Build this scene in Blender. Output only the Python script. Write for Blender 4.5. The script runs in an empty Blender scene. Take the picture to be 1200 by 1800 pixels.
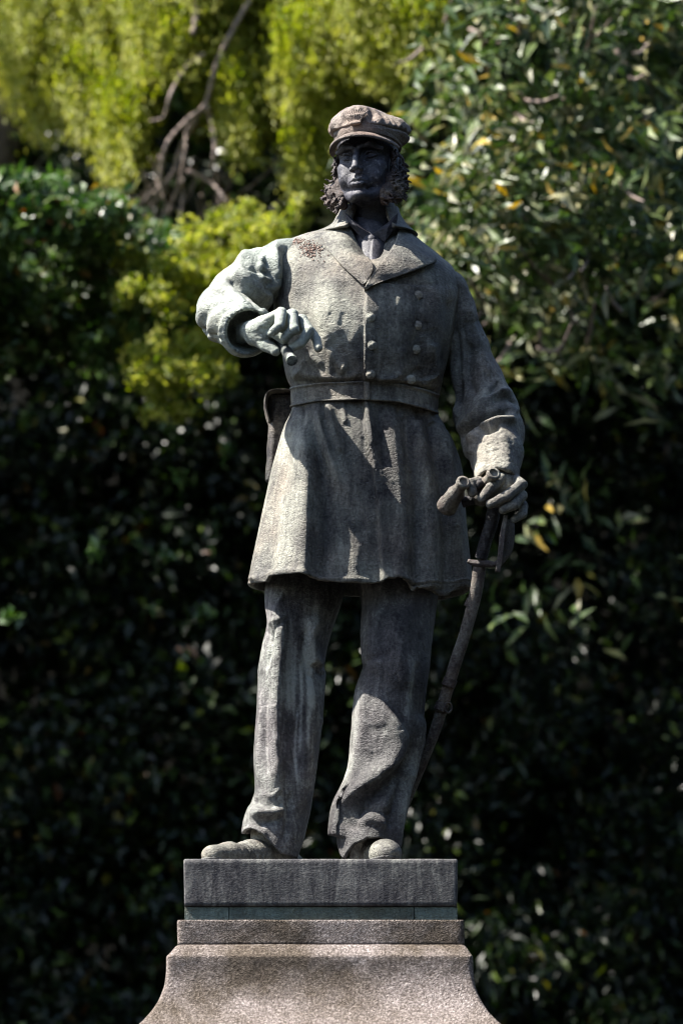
import bpy, math, time
import numpy as np
from mathutils import Vector
from mathutils.bvhtree import BVHTree

T0 = time.time()
rng = np.random.default_rng(7)
SC = bpy.context.scene
COL = SC.collection
R = math.radians

# ------------------------------------------------------------------ camera
DIST, PITCH = 16.0, R(12.0)
CAMZ = 1.25 - DIST * math.tan(PITCH)
CPOS = np.array([0.0, -DIST, CAMZ])
HYP = DIST / math.cos(PITCH)
LENS = 36.0 * HYP / 3.6
cd = bpy.data.cameras.new('camera'); cam = bpy.data.objects.new('camera', cd); COL.objects.link(cam)
cam.location = CPOS; cam.rotation_euler = (R(90) + PITCH, 0, 0)
cd.sensor_fit = 'VERTICAL'; cd.sensor_height = 36.0; cd.lens = LENS
cd.clip_start = 0.1; cd.clip_end = 400
cd.dof.use_dof = True; cd.dof.focus_distance = HYP - 0.15
cd.dof.aperture_fstop = (LENS / 1000.0) / 0.076; cd.dof.aperture_blades = 0
SC.camera = cam

# ------------------------------------------------------------------ sky, sun, exposure
SUN = np.array([-0.58, -0.075, 0.81]); SUN /= np.linalg.norm(SUN)
world = bpy.data.worlds.new('World'); SC.world = world; world.use_nodes = True
wn = world.node_tree.nodes; wl = world.node_tree.links; wn.clear()
sky = wn.new('ShaderNodeTexSky'); sky.sky_type = 'NISHITA'; sky.sun_disc = False
sky.sun_elevation = math.asin(SUN[2]); sky.sun_rotation = math.atan2(SUN[0], SUN[1])
bg = wn.new('ShaderNodeBackground'); bg.inputs['Strength'].default_value = 0.085
wo = wn.new('ShaderNodeOutputWorld')
wl.new(sky.outputs[0], bg.inputs[0]); wl.new(bg.outputs[0], wo.inputs[0])
sd = bpy.data.lights.new('sun', 'SUN'); so = bpy.data.objects.new('sun', sd); COL.objects.link(so)
sd.energy = 5.0; sd.angle = R(0.5); sd.color = (1.0, 0.95, 0.87)
so.rotation_euler = Vector(SUN).to_track_quat('Z', 'Y').to_euler()
SC.view_settings.view_transform = 'Standard'; SC.view_settings.look = 'None'
SC.render.engine = 'CYCLES'; SC.cycles.filter_width = 1.0
SC.view_settings.exposure = 1.7; SC.view_settings.gamma = 1.0
SC.view_settings.use_curve_mapping = False

# ------------------------------------------------------------------ picture <-> place (1200 x 1800 photograph pixels, depth y)
cp, sp = math.cos(PITCH), math.sin(PITCH)
FWD = np.array([0, cp, sp]); UP = np.array([0, -sp, cp]); KPX = 3.6 / HYP / 1800.0
def P(px, py, y):
    px = np.asarray(px, float); py = np.asarray(py, float); y = np.asarray(y, float)
    a = (px - 600) * KPX; b = (900 - py) * KPX
    dy = cp - b * sp; dz = sp + b * cp
    t = (y + DIST) / dy
    return np.stack(np.broadcast_arrays(a * t, y, CAMZ + dz * t), -1)
def X(px, y, py=1560): return float(P(px, py, y)[0])
def proj(V):
    d = V - CPOS; f = d @ FWD; u = d @ UP
    return 600 + d[:, 0] / f / KPX, 900 - u / f / KPX
ZP = float(P(600, 1510, -0.42)[2])          # top of the bronze block

# ------------------------------------------------------------------ noise
_lat = np.random.default_rng(3).random((32, 32, 32)).astype(np.float32)
def vnoise(p):
    i = np.floor(p).astype(int); f = p - i; f = f * f * (3 - 2 * f); i &= 31; j = (i + 1) & 31
    a, b, c = f[..., 0], f[..., 1], f[..., 2]
    L = _lat
    def g(x, y, z): return L[x, y, z]
    x0 = g(i[..., 0], i[..., 1], i[..., 2]) * (1 - a) + g(j[..., 0], i[..., 1], i[..., 2]) * a
    x1 = g(i[..., 0], j[..., 1], i[..., 2]) * (1 - a) + g(j[..., 0], j[..., 1], i[..., 2]) * a
    x2 = g(i[..., 0], i[..., 1], j[..., 2]) * (1 - a) + g(j[..., 0], i[..., 1], j[..., 2]) * a
    x3 = g(i[..., 0], j[..., 1], j[..., 2]) * (1 - a) + g(j[..., 0], j[..., 1], j[..., 2]) * a
    return ((x0 * (1 - b) + x1 * b) * (1 - c) + (x2 * (1 - b) + x3 * b) * c) * 2 - 1
def fbm(p, o=3):
    s = 0; w = 1; t = 0
    for k in range(o):
        s = s + w * vnoise(p * (2 ** k) + 7.3 * k); t += w; w *= 0.5
    return s / t

# ------------------------------------------------------------------ mesh helpers
def tagged(o, label=None, cat=None, group=None, kind=None):
    if label: o['label'] = label
    if cat: o['category'] = cat
    if group: o['group'] = group
    if kind: o['kind'] = kind
    return o
def empty(name, loc, label, cat, group=None):
    o = bpy.data.objects.new(name, None); COL.objects.link(o); o.location = loc
    return tagged(o, label, cat, group)
def mkmesh(name, V, F, mat, smooth=True, attrs=None):
    V = np.asarray(V, np.float32); F = np.asarray(F, np.int32); k = F.shape[1]
    me = bpy.data.meshes.new(name)
    me.vertices.add(len(V)); me.vertices.foreach_set('co', V.ravel())
    me.loops.add(F.size); me.loops.foreach_set('vertex_index', F.ravel())
    me.polygons.add(len(F)); me.polygons.foreach_set('loop_start', np.arange(0, F.size, k, dtype=np.int32))
    me.polygons.foreach_set('loop_total', np.full(len(F), k, np.int32))
    me.polygons.foreach_set('use_smooth', np.full(len(F), smooth))
    if attrs:
        for an, av in attrs.items():
            a = me.attributes.new(an, 'FLOAT', 'POINT'); a.data.foreach_set('value', np.asarray(av, np.float32))
    me.update(calc_edges=True); me.validate()
    me.materials.append(mat)
    return me
ORG = {}
def obj(name, V, F, mat, parent=None, smooth=True, attrs=None, root=None, kind=None, label=None):
    """one mesh object; V in world coordinates, moved into the frame of its (unrotated) thing"""
    off = np.zeros(3)
    p = parent
    while p is not None:
        off = off + np.array(p.location); p = p.parent
    me = mkmesh(name, np.asarray(V) - off, F, mat, smooth, attrs)
    o = bpy.data.objects.new(name, me); COL.objects.link(o); o.parent = parent
    if kind: o['kind'] = kind
    if label: o['label'] = label
    return o
def normals(V, F):
    if F.shape[1] == 4: n = np.cross(V[F[:, 2]] - V[F[:, 0]], V[F[:, 3]] - V[F[:, 1]])
    else: n = np.cross(V[F[:, 1]] - V[F[:, 0]], V[F[:, 2]] - V[F[:, 0]])
    N = np.zeros_like(V)
    for k in range(F.shape[1]):
        for c in range(3): N[:, c] += np.bincount(F[:, k], n[:, c], len(V))
    return N / (np.linalg.norm(N, axis=1, keepdims=True) + 1e-12)
def spline(pts, n=8):
    p = np.asarray(pts, float)
    if len(p) < 3: n = max(n, 2)
    q = np.vstack([2 * p[0] - p[1], p, 2 * p[-1] - p[-2]]); out = []
    for i in range(1, len(q) - 2):
        t = np.linspace(0, 1, n, endpoint=False)[:, None]
        a, b, c, d = q[i - 1], q[i], q[i + 1], q[i + 2]
        out.append(0.5 * ((2 * b) + (c - a) * t + (2 * a - 5 * b + 4 * c - d) * t ** 2 + (3 * b - a - 3 * c + d) * t ** 3))
    return np.vstack(out + [p[-1:]])
def grid_faces(nu, nv, wrap):
    i = np.arange(nv - 1)[:, None] * nu; j = np.arange(nu if wrap else nu - 1)[None, :]; j2 = (j + 1) % nu
    return np.stack([i + j, i + j2, i + nu + j2, i + nu + j], -1).reshape(-1, 4)
def tube(pts, rad, n=10, cap=True, sub=6, flat=None, sm=True):
    """swept tube through points (m), radii per point; flat = squash of second axis"""
    pr = np.hstack([np.asarray(pts, float), np.asarray(rad, float).reshape(-1, 1) if np.ndim(rad) else np.full((len(pts), 1), rad)])
    if sm: pr = spline(pr, sub)
    p, r = pr[:, :3], pr[:, 3]
    t = np.gradient(p, axis=0); t /= np.linalg.norm(t, axis=1, keepdims=True) + 1e-12
    up = np.array([0.03, 1.0, 0.07]); a = np.cross(t, up); a /= np.linalg.norm(a, axis=1, keepdims=True) + 1e-9
    b = np.cross(t, a); fl = 1.0 if flat is None else flat
    th = np.linspace(0, 2 * math.pi, n, endpoint=False)
    V = p[:, None] + r[:, None, None] * (np.cos(th)[None, :, None] * a[:, None] + fl * np.sin(th)[None, :, None] * b[:, None])
    V = V.reshape(-1, 3); F = grid_faces(n, len(p), True)
    if cap:
        V = np.vstack([V, p[:1], p[-1:]]); m = len(p) * n; k = np.arange(n); k2 = (k + 1) % n
        F = np.vstack([F, np.stack([np.full(n, m), k2, k, k], -1)[:, [0, 1, 2, 2]], np.stack([np.full(n, m + 1), m - n + k, m - n + k2, m - n + k2], -1)])
    return V, F
def tri_fix(F):
    return F
def merge(parts):
    Vs, Fs, o = [], [], 0
    for V, F in parts:
        Vs.append(V); Fs.append(F + o); o += len(V)
    return np.vstack(Vs), np.vstack(Fs)
def ring_obj(name, V, F, mat, parent, **k):
    return obj(name, V, F, mat, parent, **k)

# degenerate quads (i,j,k,k) are split to triangles before meshing
_mk = mkmesh
def mkmesh(name, V, F, mat, smooth=True, attrs=None):
    F = np.asarray(F)
    if F.shape[1] == 4:
        deg = F[:, 2] == F[:, 3]
        if deg.any():
            q = F[~deg]; t = F[deg][:, :3]
            F = np.vstack([q[:, [0, 1, 2]], q[:, [0, 2, 3]], t]) if len(q) else t
    return _mk(name, V, F, mat, smooth, attrs)

# ------------------------------------------------------------------ signed distance sculpting
class Field:
    def __init__(s, lo, hi, h):
        s.lo = np.array(lo, float); s.h = h; n = np.ceil((np.array(hi) - s.lo) / h).astype(int) + 1
        s.n = n; s.ax = [s.lo[i] + h * np.arange(n[i]) for i in range(3)]
        s.f = np.full(n, 10.0, np.float32)
    def sl(s, lo, hi):
        a = np.clip(np.floor((np.array(lo) - s.lo) / s.h).astype(int), 0, s.n); b = np.clip(np.ceil((np.array(hi) - s.lo) / s.h).astype(int) + 1, 0, s.n)
        sl = tuple(slice(a[i], max(a[i], b[i])) for i in range(3))
        return sl, (s.ax[0][sl[0]][:, None, None].astype(np.float32), s.ax[1][sl[1]][None, :, None].astype(np.float32), s.ax[2][sl[2]][None, None, :].astype(np.float32))
    def put(s, sl, d, k, sub=False):
        a = s.f[sl]
        if sub: a, d = -a, d
        if k > 0:
            h = np.clip(0.5 + 0.5 * (a - d) / k, 0, 1); r = a + (d - a) * h - k * h * (1 - h)
        else: r = np.minimum(a, d)
        s.f[sl] = -r if sub else r
    def cone(s, a, b, ra, rb=None, k=0.0, sub=False):
        rb = ra if rb is None else rb; a = np.array(a, float); b = np.array(b, float); m = max(ra, rb) + k + 3 * s.h
        sl, (x, y, z) = s.sl(np.minimum(a, b) - m, np.maximum(a, b) + m)
        if s.f[sl].size == 0: return
        d = b - a; L = float(d @ d) + 1e-12
        t = np.clip(((x - a[0]) * d[0] + (y - a[1]) * d[1] + (z - a[2]) * d[2]) / L, 0, 1)
        q = np.sqrt((x - a[0] - t * d[0]) ** 2 + (y - a[1] - t * d[1]) ** 2 + (z - a[2] - t * d[2]) ** 2) - (ra + (rb - ra) * t)
        s.put(sl, q.astype(np.float32), k, sub)
    def chain(s, pts, rad, k=0.0, sub=False):
        for i in range(len(pts) - 1): s.cone(pts[i], pts[i + 1], rad[i], rad[i + 1], k, sub)
    def ell(s, c, r, k=0.0, sub=False, M=None):
        c = np.array(c, float); r = np.array(r, float); m = r.max() + k + 3 * s.h if M is not None else r + k + 3 * s.h
        sl, (x, y, z) = s.sl(c - m, c + m)
        if s.f[sl].size == 0: return
        x, y, z = x - c[0], y - c[1], z - c[2]
        if M is not None:
            x, y, z = M[0][0] * x + M[0][1] * y + M[0][2] * z, M[1][0] * x + M[1][1] * y + M[1][2] * z, M[2][0] * x + M[2][1] * y + M[2][2] * z
        k0 = np.sqrt((x / r[0]) ** 2 + (y / r[1]) ** 2 + (z / r[2]) ** 2); k1 = np.sqrt((x / r[0] ** 2) ** 2 + (y / r[1] ** 2) ** 2 + (z / r[2] ** 2) ** 2) + 1e-9
        s.put(sl, (k0 * (k0 - 1) / k1).astype(np.float32), k, sub)
    def plane(s, n, d):               # keep the side n.p < d
        x, y, z = [a[sh] for a, sh in zip(s.ax, [(slice(None), None, None), (None, slice(None), None), (None, None, slice(None))])]
        s.f = np.maximum(s.f, (n[0] * x + n[1] * y + n[2] * z - d).astype(np.float32))
    def mesh(s):
        f = s.f; sg = f < 0
        nx, ny, nz = f.shape
        tot = np.zeros((nx - 1, ny - 1, nz - 1), np.int8)
        for i in (0, 1):
            for j in (0, 1):
                for k in (0, 1): tot += sg[i:nx - 1 + i, j:ny - 1 + j, k:nz - 1 + k]
        act = (tot > 0) & (tot < 8); ix = np.argwhere(act); idx = np.full(act.shape, -1, np.int64); idx[act] = np.arange(len(ix))
        acc = np.zeros((len(ix), 3)); cnt = np.zeros(len(ix))
        cs = [(0, 0, 0), (1, 0, 0), (0, 1, 0), (1, 1, 0), (0, 0, 1), (1, 0, 1), (0, 1, 1), (1, 1, 1)]
        val = [f[ix[:, 0] + c[0], ix[:, 1] + c[1], ix[:, 2] + c[2]] for c in cs]
        for a in range(8):
            for b in range(a + 1, 8):
                if sum(abs(cs[a][i] - cs[b][i]) for i in range(3)) != 1: continue
                m = (val[a] < 0) != (val[b] < 0); t = val[a] / np.where(m, val[a] - val[b], 1)
                p = np.array(cs[a]) + t[:, None] * (np.array(cs[b]) - np.array(cs[a]))
                acc[m] += p[m]; cnt[m] += 1
        V = s.lo + s.h * (ix + acc / cnt[:, None])
        F = []
        for ax in range(3):
            o = [i for i in range(3) if i != ax]
            lo = [slice(None)] * 3; hi = [slice(None)] * 3; lo[ax] = slice(0, -1); hi[ax] = slice(1, None)
            a = sg[tuple(lo)]; b = sg[tuple(hi)]; e = np.argwhere(a != b)
            e = e[(e[:, o[0]] > 0) & (e[:, o[1]] > 0) & (e[:, o[0]] < f.shape[o[0]] - 1) & (e[:, o[1]] < f.shape[o[1]] - 1)]
            ins = a[e[:, 0], e[:, 1], e[:, 2]]
            q = []
            for d in ((0, 0), (1, 0), (1, 1), (0, 1)):
                c = e.copy(); c[:, o[0]] -= d[0]; c[:, o[1]] -= d[1]; q.append(idx[c[:, 0], c[:, 1], c[:, 2]])
            q = np.stack(q, 1); flip = ins if ax != 1 else ~ins
            q[~flip] = q[~flip][:, ::-1]; F.append(q)
        F = np.vstack(F); F = F[(F >= 0).all(1)]
        return V, F

# ------------------------------------------------------------------ brushes: folds, steps, stains and painted shade laid along curves
class Cloth:
    def __init__(s, V, F, pat=0.4, gain=1.0):
        s.gain = gain
        V = np.asarray(V, float); c = V.mean(0); w = V - c
        if F.shape[1] == 4: vol = np.einsum('ij,ij->i', w[F[:, 0]], np.cross(w[F[:, 2]] - w[F[:, 0]], w[F[:, 3]] - w[F[:, 1]])).sum()
        else: vol = 1
        if vol < 0: F = F[:, ::-1].copy()
        deg = F[:, 0] == F[:, 1]
        if F.shape[1] == 4 and deg.any(): F[deg] = F[deg][:, [2, 3, 0, 0]]
        s.V = V.astype(float); s.F = F; s.N = normals(s.V, F); s.p = np.stack(proj(s.V), 1)
        s.front = np.clip((-(s.N @ FWD)) * 3 + 0.35, 0, 1); s.pat = np.full(len(V), float(pat))
        s.D = np.zeros(len(V))
    def _dist(s, pts, m, sm=6):
        q = spline(pts, sm) if len(pts) > 2 else np.asarray(pts, float)
        lo = q.min(0) - m; hi = q.max(0) + m
        ids = np.where((s.p[:, 0] > lo[0]) & (s.p[:, 0] < hi[0]) & (s.p[:, 1] > lo[1]) & (s.p[:, 1] < hi[1]))[0]
        p = s.p[ids]; best = np.full(len(ids), 1e9); sg = np.zeros(len(ids)); tt = np.zeros(len(ids))
        seg = np.linalg.norm(np.diff(q, axis=0), axis=1); cum = np.concatenate([[0], np.cumsum(seg)]); tot = cum[-1]
        for i in range(len(q) - 1):
            d = q[i + 1] - q[i]; L = d @ d + 1e-9; w = p - q[i]; t = np.clip((w @ d) / L, 0, 1)
            r = w - t[:, None] * d; dd = np.hypot(r[:, 0], r[:, 1]); c = -(d[0] * w[:, 1] - d[1] * w[:, 0])
            u = dd < best; best[u] = dd[u]; sg[u] = np.sign(c[u]); tt[u] = (cum[i] + t[u] * seg[i]) / tot
        return ids, best, sg, tt
    def fold(s, pts, w, amp, w2=None, t0=0.15, t1=0.15):
        """ridge (amp > 0, mm) or crease (amp < 0); w = reach in px on the left walking down, w2 on the right"""
        w2 = w if w2 is None else w2
        ids, d, sg, t = s._dist(pts, 3 * max(w, w2))
        ww = np.where(sg < 0, w, w2); tp = np.clip(t / max(t0, 1e-6), 0, 1) * np.clip((1 - t) / max(t1, 1e-6), 0, 1)
        tp = tp * tp * (3 - 2 * tp)
        s.D[ids] += s.gain * amp * 0.001 * tp * np.exp(-(d / ww) ** 2) * s.front[ids]
        return s
    def step(s, pts, amp, reach, soft=2.0, t0=0.02, t1=0.02):
        """everything right of the curve stands proud by amp mm, dying out over reach px"""
        ids, d, sg, t = s._dist(pts, reach * 3)
        sd_ = d * sg; tp = np.clip(t / max(t0, 1e-6), 0, 1) * np.clip((1 - t) / max(t1, 1e-6), 0, 1)
        e = np.clip(sd_ / soft, 0, 1); e = e * e * (3 - 2 * e) * np.exp(-np.maximum(sd_, 0) / reach)
        s.D[ids] += amp * 0.001 * e * tp * s.front[ids]
        return s
    def stain(s, pts, w, v):
        ids, d, sg, t = s._dist(pts, 3 * w)
        e = np.exp(-(d / w) ** 2) * np.clip(np.minimum(t, 1 - t) * 6 + 0.25, 0, 1); s.pat[ids] += e * v
        return s
    def noise(s, scale, amp, o=3, st=(1, 1, 1)):
        s.D += amp * 0.001 * fbm(s.V * np.array(st) / scale, o); return s
    def apply(s):
        s.V = s.V + s.N * s.D[:, None]; s.D[:] = 0; s.N = normals(s.V, s.F); s.p = np.stack(proj(s.V), 1)
        s.front = np.clip((-(s.N @ FWD)) * 3 + 0.35, 0, 1); return s
    def relax(s, it=1, lam=0.5):
        A = np.concatenate([s.F[:, k] for k in range(4)]); B = np.concatenate([s.F[:, (k + 1) % 4] for k in range(4)])
        A, B = np.concatenate([A, B]), np.concatenate([B, A]); c = np.bincount(A, minlength=len(s.V))
        for _ in range(it):
            for k in range(3):
                s.V[:, k] += lam * (np.bincount(A, s.V[B, k], len(s.V)) / np.maximum(c, 1) - s.V[:, k]) * (c > 0)
        return s
    def make(s, name, mat, parent, **k):
        s.apply(); s.bvh = None
        return obj(name, s.V, s.F, mat, parent, attrs={'pat': np.clip(s.pat, 0, 1)}, **k)
    def tree(s):
        return BVHTree.FromPolygons(s.V.tolist(), s.F.tolist())

def loft(rows, nu, step_px=2.0, e=0.85, hem=None, top=None, keel=None):
    """rows: (py, xl, xr, yc, depth_front, depth_back); hem/top: (px,py) tables bending the end rows"""
    rows = np.asarray(rows, float); py = rows[:, 0]; nv = int((py[-1] - py[0]) / step_px) + 2
    # smooth monotone interpolation
    q = np.linspace(py[0], py[-1], nv); sp_ = spline(rows, 10); sp_ = sp_[np.argsort(sp_[:, 0])]
    r = np.stack([np.interp(q, sp_[:, 0], sp_[:, k]) for k in range(6)], 1)
    th = np.linspace(0, 2 * math.pi, nu, endpoint=False)
    c = np.sign(np.cos(th)) * np.abs(np.cos(th)) ** e; s_ = np.sign(np.sin(th)) * np.abs(np.sin(th)) ** e
    xc = (r[:, 1] + r[:, 2]) / 2
    if keel is not None: kk = np.asarray(keel, float); xc = np.interp(q, kk[:, 0], kk[:, 1])
    px = xc[:, None] + np.where(c < 0, (xc - r[:, 1])[:, None], (r[:, 2] - xc)[:, None]) * c; dep = np.where(s_[None] < 0, r[:, 4:5], r[:, 5:6]); y = r[:, 3:4] + dep * s_
    v = np.linspace(0, 1, nv)[:, None]; pyy = np.broadcast_to(q[:, None], px.shape).copy()
    if hem is not None:
        h = np.asarray(hem, float); pyy += (np.interp(px[-1], h[:, 0], h[:, 1]) - py[-1])[None] * v ** 2
    if top is not None:
        h = np.asarray(top, float); pyy += (np.interp(px[0], h[:, 0], h[:, 1]) - py[0])[None] * (1 - v) ** 3
    V = P(px, pyy, np.minimum(y, r[:, 3:4])); V[..., 0] = P(px, pyy, y)[..., 0]; V[..., 1] = y
    V = V.reshape(-1, 3); F = grid_faces(nu, nv, True)
    return V, F

# ------------------------------------------------------------------ materials
def nt(name):
    m = bpy.data.materials.new(name); m.use_nodes = True; t = m.node_tree; t.nodes.clear()
    out = t.nodes.new('ShaderNodeOutputMaterial'); b = t.nodes.new('ShaderNodeBsdfPrincipled'); t.links.new(b.outputs[0], out.inputs[0])
    return m, t, b, out
def N(t, ty, **k):
    n = t.nodes.new(ty)
    for a, v in k.items():
        if a.startswith('i_'):
            key = a[2:]; key = int(key) if key.isdigit() else key
            n.inputs[key].default_value = v
        else: setattr(n, a, v)
    return n
def ramp(t, src, stops):
    r = t.nodes.new('ShaderNodeValToRGB'); e = r.color_ramp.elements
    while len(e) < len(stops): e.new(0.5)
    for i, (p, c) in enumerate(stops):
        e[i].position = p; e[i].color = (*c, 1) if len(c) == 3 else c
    t.links.new(src, r.inputs[0]); return r
def bronze(name, dark, mid, pale, warm, rough=0.62, streak=1.0, bump=0.5, gain=1.0):
    m, t, b, out = nt(name); L = t.links.new
    tc = N(t, 'ShaderNodeTexCoord'); at = N(t, 'ShaderNodeAttribute', attribute_name='pat')
    mp = N(t, 'ShaderNodeMapping'); mp.inputs['Scale'].default_value = (20, 20, 3.0); L(tc.outputs['Object'], mp.inputs[0])
    ns = N(t, 'ShaderNodeTexNoise', i_Scale=1.0, i_Detail=5.0, i_Roughness=0.72, i_Distortion=1.6); L(mp.outputs[0], ns.inputs['Vector'])
    nb = N(t, 'ShaderNodeTexNoise', i_Scale=9.0, i_Detail=7.0, i_Roughness=0.62); L(tc.outputs['Object'], nb.inputs['Vector'])
    nf = N(t, 'ShaderNodeTexNoise', i_Scale=95.0, i_Detail=5.0, i_Roughness=0.7); L(tc.outputs['Object'], nf.inputs['Vector'])
    def mad(src, mul, add):
        x = N(t, 'ShaderNodeMath', operation='MULTIPLY_ADD'); x.inputs[1].default_value = mul; x.inputs[2].default_value = add; L(src, x.inputs[0]); return x.outputs[0]
    def add(a, b_):
        x = N(t, 'ShaderNodeMath', operation='ADD'); L(a, x.inputs[0]); L(b_, x.inputs[1]); return x.outputs[0]
    v = add(mad(ns.outputs[0], 0.9 * streak, -0.45 * streak), mad(nb.outputs[0], 1.3, -0.65))
    v = add(v, mad(nf.outputs[0], 1.1, -0.55)); v = add(v, mad(at.outputs['Fac'], gain, 0.0))
    r = ramp(t, v, [(0.0, dark), (0.42, mid), (0.72, tuple(0.5 * (a + c) for a, c in zip(mid, pale))), (1.0, pale)])
    nw = N(t, 'ShaderNodeTexNoise', i_Scale=5.0, i_Detail=4.0); mo = N(t, 'ShaderNodeMapping'); mo.inputs['Location'].default_value = (3, 5, 1); L(tc.outputs['Object'], mo.inputs[0]); L(mo.outputs[0], nw.inputs['Vector'])
    rw = ramp(t, nw.outputs[0], [(0.47, (0, 0, 0)), (0.66, (0.75, 0.75, 0.75))])
    mx = N(t, 'ShaderNodeMix', data_type='RGBA'); mx.blend_type = 'MULTIPLY'; L(rw.outputs[0], mx.inputs[0]); L(r.outputs[0], mx.inputs[6]); mx.inputs[7].default_value = (*warm, 1)
    L(mx.outputs[2], b.inputs['Base Color'])
    b.inputs['Metallic'].default_value = 0.0; b.inputs['Specular IOR Level'].default_value = 0.35
    rr = N(t, 'ShaderNodeMapRange'); L(v, rr.inputs[0]); rr.inputs[3].default_value = rough - 0.18; rr.inputs[4].default_value = rough + 0.12; L(rr.outputs[0], b.inputs['Roughness'])
    # relief: brushed clay texture, pits, runs
    mb = N(t, 'ShaderNodeMapping'); mb.inputs['Scale'].default_value = (60, 60, 120); mb.inputs['Rotation'].default_value = (0.3, 0.2, 0.5); L(tc.outputs['Object'], mb.inputs[0])
    n1 = N(t, 'ShaderNodeTexNoise', i_Scale=1.0, i_Detail=4.0, i_Roughness=0.65, i_Distortion=1.2); L(mb.outputs[0], n1.inputs['Vector'])
    b1 = N(t, 'ShaderNodeBump', i_Strength=min(1, bump * 1.5), i_Distance=0.009); L(n1.outputs[0], b1.inputs['Height'])
    b2 = N(t, 'ShaderNodeBump', i_Strength=min(1, bump * 1.4), i_Distance=0.005); L(nf.outputs[0], b2.inputs['Height']); L(b1.outputs[0], b2.inputs['Normal'])
    b3 = N(t, 'ShaderNodeBump', i_Strength=bump * 0.6, i_Distance=0.012); L(nb.outputs[0], b3.inputs['Height']); L(b2.outputs[0], b3.inputs['Normal'])
    L(b3.outputs[0], b.inputs['Normal'])
    return m
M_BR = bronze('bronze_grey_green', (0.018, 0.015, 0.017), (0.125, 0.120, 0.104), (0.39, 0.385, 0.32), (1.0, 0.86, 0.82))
M_TR = bronze('bronze_trousers', (0.013, 0.011, 0.014), (0.088, 0.084, 0.080), (0.36, 0.37, 0.33), (0.95, 0.86, 0.95), streak=1.3)
M_GN = bronze('bronze_verdigris', (0.035, 0.038, 0.036), (0.17, 0.19, 0.17), (0.46, 0.50, 0.44), (1.0, 0.92, 0.90), streak=0.9)
M_CAP = bronze('bronze_cap', (0.03, 0.022, 0.02), (0.15, 0.12, 0.10), (0.36, 0.32, 0.28), (1.0, 0.8, 0.72))
M_FACE = bronze('bronze_face', (0.022, 0.021, 0.026), (0.085, 0.082, 0.095), (0.36, 0.35, 0.31), (0.9, 0.88, 1.0), streak=0.5, bump=0.22)
M_SW = bronze('bronze_sword', (0.015, 0.013, 0.015), (0.07, 0.055, 0.05), (0.26, 0.25, 0.21), (1.0, 0.72, 0.62))
M_CRUST = bronze('crust', (0.12, 0.07, 0.055), (0.30, 0.20, 0.16), (0.5, 0.38, 0.33), (1.0, 0.85, 0.8))

def stone(name, c0, c1, c2, sc=130.0, bump=1.0):
    m, t, b, out = nt(name); L = t.links.new; tc = N(t, 'ShaderNodeTexCoord')
    vo = N(t, 'ShaderNodeTexVoronoi', i_Scale=sc, feature='F1'); L(tc.outputs['Object'], vo.inputs['Vector'])
    nf = N(t, 'ShaderNodeTexNoise', i_Scale=sc * 0.55, i_Detail=6.0, i_Roughness=0.7); L(tc.outputs['Object'], nf.inputs['Vector'])
    nb = N(t, 'ShaderNodeTexNoise', i_Scale=3.5, i_Detail=6.0, i_Roughness=0.6); L(tc.outputs['Object'], nb.inputs['Vector'])
    r = ramp(t, nf.outputs[0], [(0.32, c0), (0.5, c1), (0.66, c2)])
    rb = ramp(t, nb.outputs[0], [(0.38, (0.42, 0.37, 0.31)), (0.60, (1.0, 0.94, 0.93))])
    mx = N(t, 'ShaderNodeMix', data_type='RGBA'); mx.blend_type = 'MULTIPLY'; mx.inputs[0].default_value = 1; L(r.outputs[0], mx.inputs[6]); L(rb.outputs[0], mx.inputs[7])
    L(mx.outputs[2], b.inputs['Base Color']); b.inputs['Roughness'].default_value = 0.85; b.inputs['Specular IOR Level'].default_value = 0.12
    b1 = N(t, 'ShaderNodeBump', i_Strength=bump, i_Distance=0.006); L(vo.outputs[0], b1.inputs['Height'])
    b2 = N(t, 'ShaderNodeBump', i_Strength=bump, i_Distance=0.008); L(nf.outputs[0], b2.inputs['Height']); L(b1.outputs[0], b2.inputs['Normal'])
    L(b2.outputs[0], b.inputs['Normal']); return m
M_GRAN = stone('granite', (0.085, 0.074, 0.067), (0.26, 0.235, 0.222), (0.58, 0.54, 0.52), sc=230.0, bump=0.6)
M_SOIL = stone('leaf_litter', (0.003, 0.003, 0.002), (0.005, 0.005, 0.003), (0.010, 0.009, 0.005), sc=18, bump=0.6)

def leafmat(name, stops, rough=0.35, trans=0.25, spec=0.5):
    m, t, b, out = nt(name); L = t.links.new; at = N(t, 'ShaderNodeAttribute', attribute_name='tint')
    r = ramp(t, at.outputs['Fac'], stops); r.color_ramp.interpolation = 'LINEAR'
    L(r.outputs[0], b.inputs['Base Color']); b.inputs['Roughness'].default_value = rough; b.inputs['Specular IOR Level'].default_value = spec
    tr = N(t, 'ShaderNodeBsdfTranslucent'); hs = N(t, 'ShaderNodeHueSaturation', i_Saturation=1.15, i_Value=1.5); L(r.outputs[0], hs.inputs['Color']); L(hs.outputs[0], tr.inputs[0])
    mx = N(t, 'ShaderNodeMixShader'); mx.inputs[0].default_value = trans; L(b.outputs[0], mx.inputs[1]); L(tr.outputs[0], mx.inputs[2]); L(mx.outputs[0], out.inputs[0])
    return m
M_LEAFR = leafmat('laurel_leaf', [(0, (0.02, 0.045, 0.014)), (0.45, (0.065, 0.11, 0.022)), (0.72, (0.15, 0.19, 0.06)), (0.91, (0.30, 0.29, 0.20)), (0.955, (0.36, 0.33, 0.10)), (1.0, (0.45, 0.30, 0.05))], 0.42, 0.22, 0.5)
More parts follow.
